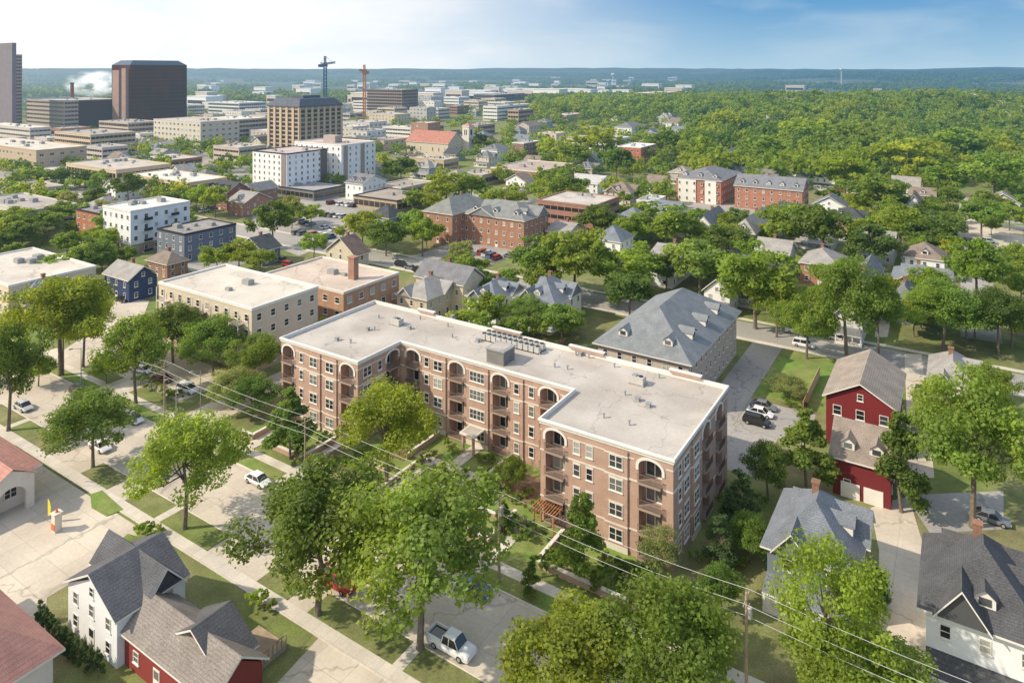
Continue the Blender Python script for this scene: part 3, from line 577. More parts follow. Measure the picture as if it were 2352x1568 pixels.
# lower-left houses
house(274,1450,5.2,160,434,'cross',2.9,(.80,.79,.79),(.11,.11,.12),'white farmhouse style house with dark grey cross gable roof',ov=.4,chim=False)
house(500,1640,3.6,252,540,'gable_u',2.4,(.25,.045,.04),(.24,.21,.185),'front wing of red sided house with brown-grey roof',ov=.5,chim=False,Wd=5.4,floors=1,wh=1.2)
house(515,1575,4.0,398,594,'gable_v',2.6,(.25,.045,.04),(.10,.10,.105),'red sided house with dark shingle gable roof',ov=.4,chim=False,floors=1,wh=1.3)
def clinic(xn,yt,eh,xr,Ld,lab,portico=True):
    T,L,Wm,R=house(xn,yt,eh,xn-50,xr,'hip',3.0,(.70,.62,.53),(.3,.1,.08),lab,rm=TILE,wm=WALLM,chim=False,Ld=Ld,floors=1,wsp=4,ww=1.6,name='clinic_building',cat='building',ov=.8)
    if not portico: return
    m=MB(); K=12; w=1.8; h0=2.2; x=2.0; hh=4.7; yy=Wm-3.6
    for k in range(K):
        a=(yy-w*math.cos(math.pi*k/K),h0+w*.9*math.sin(math.pi*k/K)); b=(yy-w*math.cos(math.pi*(k+1)/K),h0+w*.9*math.sin(math.pi*(k+1)/K))
        m.poly([(x,a[0],a[1]),(x,b[0],b[1]),(x,b[0],hh),(x,a[0],hh)]); m.poly([(x,a[0],a[1]),(x,b[0],b[1]),(x-.5,b[0],b[1]),(x-.5,a[0],a[1])])
    m.box(x-.6,x+.003,yy-w-1.0,yy-w,0,hh); m.box(x-.6,x+.003,yy+w,yy+w+1.0,0,hh); m.poly([(x,yy-w-1.0,hh),(x,yy+w+1.0,hh),(x,yy,hh+1.5)])
    m.box(0.01,x-.61,yy-w-.9,yy-w-.7,0,hh); m.poly([(x+.3,yy-w-1.4,hh-.1),(x+.3,yy,hh+1.75),(-2.5,yy,hh+1.75),(-2.5,yy-w-1.4,hh-.1)],1); m.poly([(x+.3,yy+w+1.4,hh-.1),(x+.3,yy,hh+1.75),(-2.5,yy,hh+1.75),(-2.5,yy+w+1.4,hh-.1)],1)
    part('arched_portico',m.mesh('arched_portico',[STONE,TILE]),T)
clinic(-160,1190,4.8,80,22,'cream stucco clinic with red tile roof and arched portico')
clinic(-60,1640,4.6,124,20,'cream stucco clinic wing with red tile hip roof',False)
# ---------------------------------------------------------------- vehicles
def carproto(kind):
    L={'sedan':4.6,'suv':4.7,'van':5.0,'truck':5.6}[kind]; w=.92 if kind=='sedan' else .97; hb={'sedan':.82,'suv':.98,'van':1.0,'truck':1.02}[kind]; ht={'sedan':1.42,'suv':1.72,'van':1.85,'truck':1.85}[kind]
    cab={'sedan':(-1.9,-1.1,.55,1.25),'suv':(-2.25,-1.95,.7,1.3),'van':(-2.42,-2.2,.95,1.7),'truck':(-.75,-.55,.95,1.5)}[kind]
    b=MB(); z0=.28
    st=[(-L/2,.80,.45,hb-.06),(-L/2+.12,.95,z0,hb),(-L/2+.9,1,z0,hb+.01),(0,1,z0,hb+.0),(cab[3],1,z0,hb-.01),(L/2-.35,.95,z0,hb-.17),(L/2-.05,.86,z0+.05,hb-.27),(L/2,.74,.42,hb-.36)]
    if kind=='truck': st[4]=(cab[3],1,z0,hb+.04); st[5]=(L/2-.25,.97,z0,hb-.0); st[6]=(L/2-.05,.92,z0+.05,hb-.1)
    rings=[]
    for x,f,a,c in st:
        ww=w*f; rings.append([(x,-ww*.94,a),(x,-ww,(a+c)/2),(x,-ww*.95,c-.06),(x,-ww*.85,c),(x,ww*.85,c),(x,ww*.95,c-.06),(x,ww,(a+c)/2),(x,ww*.94,a)])
    for i in range(len(rings)-1):
        for k in range(8): b.poly([rings[i][k],rings[i][(k+1)%8],rings[i+1][(k+1)%8],rings[i+1][k]])
    b.poly(rings[0]); b.poly(rings[-1])
    if kind=='truck':
        b.box(-L/2+.1,-.8,-w*.95,-w*.84,hb+.003,hb+.3); b.box(-L/2+.1,-.8,w*.84,w*.95,hb+.003,hb+.3); b.box(-L/2+.02,-L/2+.095,-w*.84,w*.84,hb+.003,hb+.3)
    x0,x1,x2,x3=cab; wt=w*.74; wb=w*.88
    b.poly([(x1,-wt,ht-.04),(x2,-wt,ht-.04),(x2-.05,0,ht+.01),(x1+.05,0,ht+.01)]); b.poly([(x1,wt,ht-.04),(x2,wt,ht-.04),(x2-.05,0,ht+.01),(x1+.05,0,ht+.01)])
    for s in(-1,1):
        b.poly([(x1-.01,s*(wt+.012),ht-.12),(x2+.03,s*(wt+.012),ht-.12),(x2,s*wt,ht-.035),(x1,s*wt,ht-.035)])
        for xa,xb in((x0,x1),(x3,x2)):
            b.poly([(xa-.05,s*(wb+.012),hb),(xa+.07,s*(wb+.012),hb),(xb+.06,s*(wt+.012),ht-.04),(xb-.05,s*(wt+.012),ht-.04)])
        xm=(x1+x2)/2; b.poly([(xm-.05,s*(wb+.012),hb),(xm+.05,s*(wb+.012),hb),(xm+.05,s*(wt+.012),ht-.05),(xm-.05,s*(wt+.012),ht-.05)])
    g=MB(); B4=[(x0,-wb,hb-.01),(x3,-wb,hb-.01),(x3,wb,hb-.01),(x0,wb,hb-.01)]; T4=[(x1,-wt,ht-.045),(x2,-wt,ht-.045),(x2,wt,ht-.045),(x1,wt,ht-.045)]
    for i in range(4): g.poly([B4[i],B4[(i+1)%4],T4[(i+1)%4],T4[i]])
    if kind=='truck': g.box(-L/2+.15,-.85,-w*.82,w*.82,hb+.012,hb+.03)
    wh=MB(); wh.tube((0,-.11,0),(0,.11,0),.34,.34,14); wh.tube((0,-.125,0),(0,.125,0),.2,.2,10,1)
    wp=[(sx*L*.30,sy*(w-.1),.34) for sx in(-1,1) for sy in(-1,1)]
    hl=MB(); hl.box(L/2-.14,L/2+.01,-.17,.17,hb-.44,hb-.3); tl=MB(); tl.box(-L/2-.01,-L/2+.1,-.1,.1,hb-.32,hb-.1)
    meshes=dict(body=b.mesh('car_body',[CARP]),glass=g.mesh('car_windows',[DGLASS]),wheel=wh.mesh('wheel',[RUB,METAL]),hl=hl.mesh('headlight',[HLT]),tl=tl.mesh('tail_light',[TLT]))
    c=MB()
    for src,mi in((b,0),(g,1)):
        i=len(c.v); c.v+=src.v; c.f+=[[k+i for k in f] for f in src.f]; c.m+=[mi]*len(src.f)
    for q in wp:
        c.tube((q[0],q[1]-.1,q[2]),(q[0],q[1]+.1,q[2]),.34,.34,8,2)
    return meshes,wp,L,w,c.mesh('parked_car',[CARP,DGLASS,RUB])
CP={k:carproto(k) for k in('sedan','suv','van','truck')}
CC={'white':(.75,.75,.75),'silver':(.48,.49,.5),'grey':(.17,.18,.19),'black':(.02,.02,.022),'red':(.38,.03,.02),'blue':(.05,.13,.3),'maroon':(.13,.02,.02)}
def car(p,rot,kind,cn,where,group='parked cars',full=True):
    ms,wp,L,w,far=CP[kind]; lab='%s %s parked %s'%(cn,{'sedan':'sedan','suv':'sport utility vehicle','van':'minivan','truck':'pickup truck'}[kind],where)
    if not full:
        return top('parked_car',lab,'car',(p[0],p[1],.03),rot,group,mesh=far,color=CC[cn])
    T=top('parked_car',lab,'car',(p[0],p[1],.03),rot,group)
    part('body',ms['body'],T,color=CC[cn]); part('car_window',ms['glass'],T)
    for q in wp: part('wheel',ms['wheel'],T,q)
    for s in(-1,1): part('headlight',ms['hl'],T,(0,s*w*.6,0)); part('tail_light',ms['tl'],T,(0,s*w*.72,0))
    return T
RA=ANG; RB=ANG+math.pi/2
for px,py,r,k,c,wh in[(1058,1522,RA,'truck','white','along the concrete street'),(790,1372,RA,'truck','red','beneath a large street tree'),(1112,1385,RA,'sedan','blue','along the kerb by the apartments'),(605,1132,RA,'sedan','white','along the kerb'),
 (235,1052,RA,'sedan','white','beneath a small street tree'),(312,987,RA,'sedan','white','beside the grass verge'),(232,942,RA,'sedan','maroon','on the concrete street'),(186,926,RA,'suv','black','on the concrete street'),(55,958,RA,'sedan','silver','on the concrete street'),
 (440,918,RA+.1,'suv','white','in the small car park'),(378,893,RA+.3,'sedan','maroon','in the small car park'),(262,838,RA+.25,'sedan','grey','in the small car park'),(285,852,RA+.25,'sedan','silver','in the small car park'),(310,862,RA+.25,'sedan','white','in the small car park'),(335,872,RA+.25,'sedan','white','in the small car park'),
 (1790,957,RA,'sedan','grey','beside the alley'),(1782,973,RA,'sedan','white','beside the alley'),(1774,994,RA,'suv','black','beside the alley'),(1870,782,RA,'truck','white','along the back street'),(1884,812,RA,'suv','white','along the back street'),(1966,797,RA,'sedan','white','along the back street'),
 (2156,925,RB,'suv','black','in a concrete driveway'),(2150,1010,RB,'sedan','grey','in a concrete driveway'),(2322,1222,RA,'sedan','grey','behind the white house'),(1330,522,RB,'sedan','grey','in the school lot'),(285,706,RA,'sedan','black','by the navy house'),(880,1250,RA,'sedan','grey','along the kerb by the apartments'),(20,905,RA,'sedan','grey','along the kerb')]:
    car(G(px,py),r,k,c,wh)
kk=['sedan','sedan','suv','suv','van','truck']; cs=['white','white','silver','silver','grey','grey','black','black','red','blue','maroon']
def row(px0,py0,px1,py1,n,rot,wh):
    for i in range(n):
        if random.random()<.12: continue
        t=(i+.5)/n; p=G(px0+(px1-px0)*t,py0+(py1-py0)*t); car(p,rot+random.uniform(-.03,.03),random.choice(kk),random.choice(cs),wh,'cars in car parks',full=p[1]<200)
row(695,500,850,515,12,RB,'in a hotel car park'); row(690,518,800,545,10,RB,'in a hotel car park'); row(770,478,860,488,8,RB,'in a hotel car park'); row(690,548,780,560,7,RB,'in a hotel car park')
row(1075,545,1200,580,10,RB,'behind the brick school'); row(1115,590,1170,610,5,RB,'behind the brick school'); row(1290,535,1370,505,8,RA,'in the school lot')
row(915,358,1010,378,14,RB,'in a church car park'); row(925,345,1030,352,12,RB,'in a church car park'); row(950,372,1030,385,10,RB,'in a church car park')
row(1440,470,1600,395,9,RB,'along a distant street'); row(985,318,1200,308,22,RB,'in a far car park'); row(960,300,1230,296,26,RB,'in a far car park'); row(840,322,900,314,8,RB,'in a far car park')
row(1930,448,2100,452,7,RA,'along a wooded street'); row(930,620,1060,665,6,RA,'along the side street'); row(600,480,640,497,4,RB,'in a hotel car park')
row(1180,600,1330,640,5,RA,'along the side street'); row(2160,560,2340,570,4,RA,'along a side street'); row(620,590,700,640,5,RA,'along the side street'); row(470,500,560,470,5,RB,'beside low buildings')
# ---------------------------------------------------------------- ground and paving
def ground():
    rs=[0,30,60,100,150,220,320,450,550,620,700,780,860,940,1020,1100,1200,1300,1450,1700,2000,2300,2600,2900,3100,3300,3500,3800,4300,5000,5800,6600,7600,9000,11000,13000,15000,20000,30000,60000]; n=300
    v=[(0,0,0)]; f=[]
    for r in rs[1:]:
        a=np.linspace(-math.pi,math.pi,n,endpoint=False); x=r*np.sin(a); y=r*np.cos(a); z=elev(x,y) if r>420 else 0*x
        if r>=20000: z=z*0+20
        v+=list(zip(x,y,z))
    for k in range(n): f.append((0,1+(k+1)%n,1+k))
    for j in range(len(rs)-2):
        a=1+j*n; b=a+n
        for k in range(n): f.append((a+k,a+(k+1)%n,b+(k+1)%n,b+k))
    me=bpy.data.meshes.new('ground'); me.from_pydata(v,[],f); me.materials.append(GRASS); me.materials.append(mat('wooded_land',(.085,.115,.045),.95,.35,.012,.4,col2=(.20,.19,.11),big=.002))
    for i,p in enumerate(me.polygons): 
        if p.center.length>1100: p.material_index=1
    struct('ground',me,'grassy neighbourhood ground running out to wooded hills')
ground()
def sheet(name,poly,z,m,label,h=0):
    mb=MB()
    if h: mb.prism(poly,0,z+h)
    else: mb.poly([(x,y,z) for x,y in poly])
    return struct(name,mb.mesh(name,[m]),label,W(0,0),ANG)
def rect(u0,u1,v0,v1): return [(u0,v0),(u1,v0),(u1,v1),(u0,v1)]
def ppoly(pts): return [UV(G(*p)) for p in pts]
ROADS=[(-420,80,-25.3,-14.2),(-420,320,82,92.5),(-124,-114,92.5,560),(30,38,110,560),(-420,320,195,204),(-420,320,330,339),(-300,-290,-14.2,560),(-88,-80.5,-14.2,60),(-10,-3.5,30,82),(140,149,-20,560),(-420,320,265,272),(-215,-207,92.5,560)]
sheet('road',rect(-420,80,-25.3,-14.2),.008,CONC,'pale concrete street with joints in front of apartments')
sheet('road',rect(-420,320,82,92.5),.008,ASPHL,'grey asphalt street behind the apartments')
for q,l in((ROADS[2],'asphalt street running away between houses'),(ROADS[3],'asphalt street between houses'),(ROADS[6],'asphalt downtown street'),(ROADS[9],'asphalt street through woods'),(ROADS[11],'asphalt street toward downtown')): sheet('road',rect(*q),.012,ASPHL,l)
for q in(ROADS[4],ROADS[5],ROADS[10]): sheet('road',rect(*q),.016,ASPHL,'asphalt cross street between blocks')
sheet('road',rect(-88,-80.5,-14.19,60),.012,CONC,'side drive between the apartment buildings')
sheet('road',rect(-10,-3.5,30,82),.012,ASPHL,'narrow asphalt alley beside hip-roofed apartments')
sheet('parking_lot',rect(-55,4,26,40),.006,ASPHL,'asphalt car court behind brick apartments'); sheet('parking_lot',rect(-3.4,8,40.1,52),.007,ASPHL,'small asphalt parking bay')
sheet('parking_lot',rect(-124,-93,-7,6),.01,CONC,'small concrete car park')
sheet('parking_lot',rect(-160,-42,-80,-31.0),.01,CONC,'concrete car park of the tile-roofed clinic')
zi=0
for nm,pp,mt,l in[('parking_lot',[(600,560),(700,600),(880,530),(870,470),(740,455),(590,500)],ASPHL,'hotel asphalt car park'),('parking_lot',[(1060,560),(1120,630),(1240,590),(1300,560),(1390,525),(1370,495),(1270,540),(1180,555)],ASPHL,'school asphalt car park'),
 ('parking_lot',[(900,350),(920,395),(1060,390),(1060,345)],ASPHL,'church asphalt car park'),('parking_lot',[(940,292),(950,325),(1220,315),(1240,288)],ASPHL,'far asphalt car park'),
 ('road',[(40,870),(140,905),(240,830),(330,760),(350,705),(270,700),(240,760),(150,820)],CONC,'curving concrete side street'),
 ('driveway',[(2100,1170),(2130,1165),(2180,1330),(2190,1600),(2060,1600),(2060,1290),(2040,1190)],CONC,'shared concrete driveway between houses'),
 ('parking_lot',[(2120,1160),(2352,1150),(2352,1240),(2180,1250)],ASPHL,'asphalt pad behind houses'),
 ('driveway',[(2120,830),(2160,830),(2190,1120),(2130,1120)],CONC,'concrete driveway beside red house'),
 ('driveway',[(2070,640),(2110,640),(2080,790),(2050,790)],SIDEW,'gravel drive between lawns'),('parking_lot',[(2110,600),(2240,600),(2240,660),(2130,660)],CONC,'pale gravel lot'),
 ('parking_lot',[(1060,330),(1180,330),(1200,420),(1050,420)],ASPHL,'asphalt area near church'),('parking_lot',[(1580,475),(1900,478),(1930,500),(1600,505)],ASPHL,'asphalt forecourt of long brick building'),
 ('parking_lot',[(0,330),(640,320),(600,440),(300,470),(0,520)],ASPHL,'paved downtown ground'),('parking_lot',[(200,268),(1240,262),(1240,285),(640,318),(0,328)],ASPHL,'paved downtown ground beyond'),
 ('parking_lot',[(2130,520),(2400,530),(2400,585),(2150,575)],CONC,'pale concrete lot by a side street'),('parking_lot',[(380,590),(470,650),(600,610),(540,560)],ASPHL,'asphalt yard behind grey apartments'),
 ('parking_lot',[(650,1600),(760,1480),(950,1570),(930,1640),(700,1640)],CONC,'concrete drive off the street')]:
    zi+=1; sheet(nm,ppoly(pp),{'road':.03,'driveway':.03,'parking_lot':.02}[nm]+zi*.0006,mt,l)
sheet('sidewalk',rect(-80.4,80,-11.7,-10.1),.0,SIDEW,'concrete sidewalk along brick apartments',h=.1)
sheet('sidewalk',rect(-420,80,-30.6,-28.9),.0,SIDEW,'concrete sidewalk on far side of street',h=.1)
sheet('sidewalk',rect(-420,-88.1,-11.7,-10.2),.0,SIDEW,'concrete sidewalk by small car park',h=.1)
def segs(a,b,gaps):
    out=[];c=a
    for g0,g1 in sorted(gaps):
        if g1<=a or g0>=b: continue
        if g0>c: out.append((c,g0))
        c=max(c,g1)
    if c<b: out.append((c,b))
    return out
FG=[(-150,-143),(-128,-120),(-95,-84),(-76.5,-71.5),(-52,-42),(-36.5,-33)]; NG=[(-88.3,-80.2),(-112,-105),(-140,-135)]
for v,gp in((-14.2,NG),(-25.45,FG)):
    for a,b in segs(-420,80,gp): sheet('kerb',rect(a,b,v,v+.15),0,STONE,'concrete kerb edging the street',h=.13)
for v0,v1,gp,m0,l in((-14.05,-11.7,NG,LAWN,'grass verge beside street'),(-28.9,-25.45,FG,GRASS,'patchy grass verge across street')):
    for a,b in segs(-420,80,gp): sheet('grass_verge',rect(a,b,v0,v1),0,m0,l,h=.1)
for a,b in FG: sheet('driveway',rect(a,b,-28.9,-25.3),.02,CONC,'concrete driveway mouth crossing the verge')
for a,b in NG[1:]: sheet('driveway',rect(a,b,-14.2,-7.05),.024,CONC,'concrete driveway mouth to small car park')
for u in(-69.5,-57.2,-41.4,-34,-21): sheet('path',rect(u,u+1.4,-14.05,-11.71),0,SIDEW,'short concrete walk crossing the verge',h=.112)
for u in(-64,-110,-20): sheet('path',rect(u,u+1.4,-28.89,-25.3),0,SIDEW,'short concrete walk crossing the far verge',h=.112)
for v in(80.5,93.5): sheet('sidewalk',rect(-420,320,v,v+1.4),.0,SIDEW,'concrete sidewalk along back street',h=.1)
sheet('lawn',rect(-73.4,0,-8,0),.01,LAWN,'green lawn before the brick apartments'); sheet('lawn',rect(-53.9,-19.1,.01,10.4),.011,LAWN,'planted entrance court lawn')
sheet('lawn',rect(-3.2,10,54,80),.02,LAWN,'mown green lawn by the alley'); sheet('lawn',rect(-79.8,-73.5,-8,24),.01,GRASS,'grass strip beside brick apartments')
for pp in([(212,1160),(240,1150),(290,1195),(250,1210),(215,1190)],[(313,1240),(335,1225),(400,1270),(385,1295),(330,1270)]):
    q=ppoly(pp); sheet('grass_island',q,0,LAWN,'kerbed grass island in clinic car park',h=.12)
sheet('lawn',[UV(G(110,1400)),UV(G(160,1370)),UV(G(300,1250)),UV(G(440,1290)),UV(G(560,1350)),UV(G(740,1480)),UV(G(600,1640)),UV(G(100,1640))],.0165,GRASS,'grass around the white and red houses')
def lowwall(u0,u1,v0,v1,h=.8,lab='low brick retaining wall with pale stone coping'):
    T=top('retaining_wall',lab,'wall',W(u0,v0),ANG); a,b=u1-u0,v1-v0
    m=MB(); m.box(0,a,0,b,0,h); part('brickwork',m.mesh('brickwork',[BRICK]),T); m=MB(); m.box(-.08,a+.08,-.08,b+.08,h+.002,h+.14); part('coping',m.mesh('coping',[STONE]),T)
for u0,u1 in((-73,-70),(-67.5,-58),(-55,-42.2),(-31.8,-22),(-14.5,0)): lowwall(u0,u1,-8.4,-8.05)
for u in(-70.3,-67.5,-58,-55.3,-14.8,-22.3): lowwall(u,u+.35,-7.9,-1.5,.9)
lowwall(-42.1,-41.8,-7.9,2.5,.7); lowwall(-32.1,-31.8,-7.9,2.5,.7); lowwall(-44.5,-44.2,1,9.5,.9); lowwall(-30.5,-30.2,1,9.5,.9); lowwall(-48.5,-45,-3.4,-3.1,.6); lowwall(-29,-24,-3.4,-3.1,.6)
for q in((-41.5,-39.9,-10.05,4),(-34.1,-32.5,-10.05,4),(-39.89,-34.11,2.5,4),(-38,-36,4.01,10.3),(-44.1,-41.6,2.5,4),(-32.4,-30.6,2.5,4),(-69.9,-67.6,-10.05,-.2),(-57.6,-55.4,-10.05,-.2),(-21.0,-19.4,-10.05,-1.2)):
    sheet('path',rect(*q),.03,SIDEW,'concrete path to the apartment entrance',h=.05)
for q in((-48,-44.6,.5,4),(-30,-22,2,8),(-52,-46,5.5,9),(-13,-8,-7.6,-6.4),(-29.8,-22.6,-7.6,-5.5),(-52,-43,-7.6,-5.8)): sheet('planting_bed',rect(*q),.0,MULCH,'mulched planting bed',h=.06)
for a,b in((-39.7,-37.2),(-36.8,-34.3)): sheet('planting_bed',rect(a,b,-7.5,2.2),.0,LAWN,'grass panel set in the entrance walk',h=.12)
# ---------------------------------------------------------------- trees
def npmesh(name,V,quads,mats):
    me=bpy.data.meshes.new(name); nv=len(V); nf=len(quads)
    me.vertices.add(nv); me.vertices.foreach_set('co',V.astype(np.float32).ravel())
    me.loops.add(nf*4); me.loops.foreach_set('vertex_index',quads.astype(np.int32).ravel())
    me.polygons.add(nf); me.polygons.foreach_set('loop_start',np.arange(0,nf*4,4,dtype=np.int32))
    try: me.polygons.foreach_set('loop_total',np.full(nf,4,dtype=np.int32))
    except Exception: pass
    for m in mats: me.materials.append(m)
    me.update(calc_edges=True); return me
def leafquads(P,Nn,size,r):
    n=len(P); t=r.normal(size=(n,3)); a=np.cross(Nn,t); a/=np.linalg.norm(a,axis=1,keepdims=True)+1e-9; b=np.cross(Nn,a); b/=np.linalg.norm(b,axis=1,keepdims=True)+1e-9
    s=(size*r.uniform(.55,1.35,n))[:,None]/2; a=a*s; b=b*s*.8
    bend=Nn*s*.35
    V=np.stack([P-a-b*.5,P+b-bend*.3,P+a-b*.2-bend,P-b*1.1+bend*.4],axis=1).reshape(-1,3); return V,np.arange(4*n).reshape(n,4)
def crown(seed,R,zc,Hc,ncl,nleaf,leaf,shape='broad'):
    r=np.random.default_rng(seed); C=[];RR=[]
    while len(C)<ncl:
        d=r.normal(size=3); d/=np.linalg.norm(d); rad=r.uniform(.2,.88)**.6
        if shape=='cone':
            z=r.uniform(-1,1); ph=r.uniform(0,6.28); w=(1-(z+1)/2)**.7*.85+.12; q=np.array([w*R*rad*math.cos(ph),w*R*rad*math.sin(ph),zc+z*Hc]); cr=R*.28*(w+.3)
        else:
            if d[2]<-.6: continue
            lob=1+.2*math.sin(3*math.atan2(d[1],d[0])+seed)+.11*math.sin(5*math.atan2(d[1],d[0])+2*seed)
            q=np.array([d[0]*R*rad*lob,d[1]*R*rad*lob,zc+d[2]*Hc*rad*(1 if d[2]>0 else .75)]); cr=R*r.uniform(.13,.30)
        C.append(q);RR.append(cr)
    C=np.array(C);RR=np.array(RR); w=RR**1.85; idx=r.choice(ncl,nleaf,p=w/w.sum())
    d=r.normal(size=(nleaf,3)); d/=np.linalg.norm(d,axis=1,keepdims=True); rr=r.uniform(.3,1,nleaf)**.48*(1+.16*r.normal(size=nleaf))
    P=C[idx]+d*(RR[idx]*rr)[:,None]*np.array([1.05,1.05,.68]); Nn=d*.65+r.normal(size=(nleaf,3))*.42+np.array([-.12,0,.5]); Nn/=np.linalg.norm(Nn,axis=1,keepdims=True)
    return P,Nn,C
def trunkmesh(C,zc,H,seed,tr=.32,n=7):
    r=random.Random(seed); m=MB(); k=Vector((r.uniform(-.3,.3),r.uniform(-.3,.3),zc*.55)); m.tube((0,0,-.1),(0,0,.5),tr*1.4,tr,n); m.tube((0,0,.5),k,tr,tr*.75,n); top_=Vector((r.uniform(-.6,.6),r.uniform(-.6,.6),zc*1.1)); m.tube(k,top_,tr*.75,tr*.35,n)
    for i in r.sample(range(len(C)),min(14,len(C))):
        c=Vector(C[i]); s=k.lerp(top_,r.random()*.8); mid=s.lerp(c,.5)+Vector((0,0,-.4)); m.tube(s,mid,tr*.38,tr*.24,5); m.tube(mid,c,tr*.24,tr*.07,5)
    return m.mesh('tree_trunk',[BARK])
PROTO={}
def mkproto(key,shape,R,H,ncl,nleaf,leaf,seed,zf=.58,hf=.42,tr=.32):
    P,Nn,C=crown(seed,R,H*zf,H*hf*.92,ncl,nleaf,leaf,shape); V,Q=leafquads(P,Nn,leaf,np.random.default_rng(seed+50))
    PROTO.setdefault(key,[]).append((npmesh('tree_crown',V,Q,[LEAF]),trunkmesh(C,H*zf,H,seed,tr),R,H))
for s in range(5): mkproto('broad0','broad',6.5,15,78,15000,.35,s)
for s in range(2): mkproto('sparse0','broad',6.5,15,60,8500,.32,s+20)
for s in range(2): mkproto('cone0','cone',3.2,11,40,6500,.34,s+30,.55,.48,.2)
for s in range(4): mkproto('broad1','broad',6.5,15,50,4200,.70,s+60)
for s in range(2): mkproto('cone1','cone',3.2,11,26,1800,.6,s+70,.55,.48,.2)
for s in range(4): mkproto('broad2','broad',6.5,15,40,1700,1.03,s+80)
for s in range(3): mkproto('shrub','broad',1.6,2.2,14,900,.22,s+90,.5,.48,.05)
GC={'g':(.165,.205,.042),'d':(.115,.155,.040),'y':(.225,.245,.038),'l':(.18,.225,.055),'b':(.20,.195,.095),'s':(.075,.112,.052)}
LB={'g':'mid green leafy tree','d':'dark green dense tree','y':'yellow-green sunlit tree','l':'light green leafy tree','b':'pale brownish green tree','s':'dark bluish evergreen'}
def tree(p,h,R,kind='broad',c='g',where='',lod=0,name='tree',z=0):
    key=kind+str(lod) if kind!='shrub' else 'shrub'
    if key not in PROTO: key='broad'+str(lod) if kind!='cone' else 'cone1'
    cm,tm,R0,H0=random.choice(PROTO[key]); rot=random.uniform(0,6.28)
    T=top(name,LB[c]+(' '+where if where else ' among houses') if name=='tree' else 'rounded green shrub '+where,'tree' if name=='tree' else 'shrub',(p[0],p[1],z),rot,'trees' if name=='tree' else 'shrubs')
    k=GC[c]; j=random.uniform(.85,1.18); col=(k[0]*j*random.uniform(.92,1.06),k[1]*j,k[2]*j)
    a=part('crown',cm,T,color=col); b=part('trunk',tm,T); sc=(R/R0,R/R0*random.uniform(.9,1.1),h/H0); a.scale=sc
    b.scale=(min(sc[0],sc[2]),min(sc[0],sc[2]),sc[2])
    return T
TP=[]
def tpx(bx,by,yt,w,kind='broad',c='g',where=''):
    p=G(bx,by); h=CH*(by-yt)/(by-HY); R=w/2*p[1]/F*1.0; lod=0 if p[1]<165 else 1 if p[1]<330 else 2
    TP.append((p[0],p[1],R*.8)); tree(p,h,R,kind,c,where,lod)
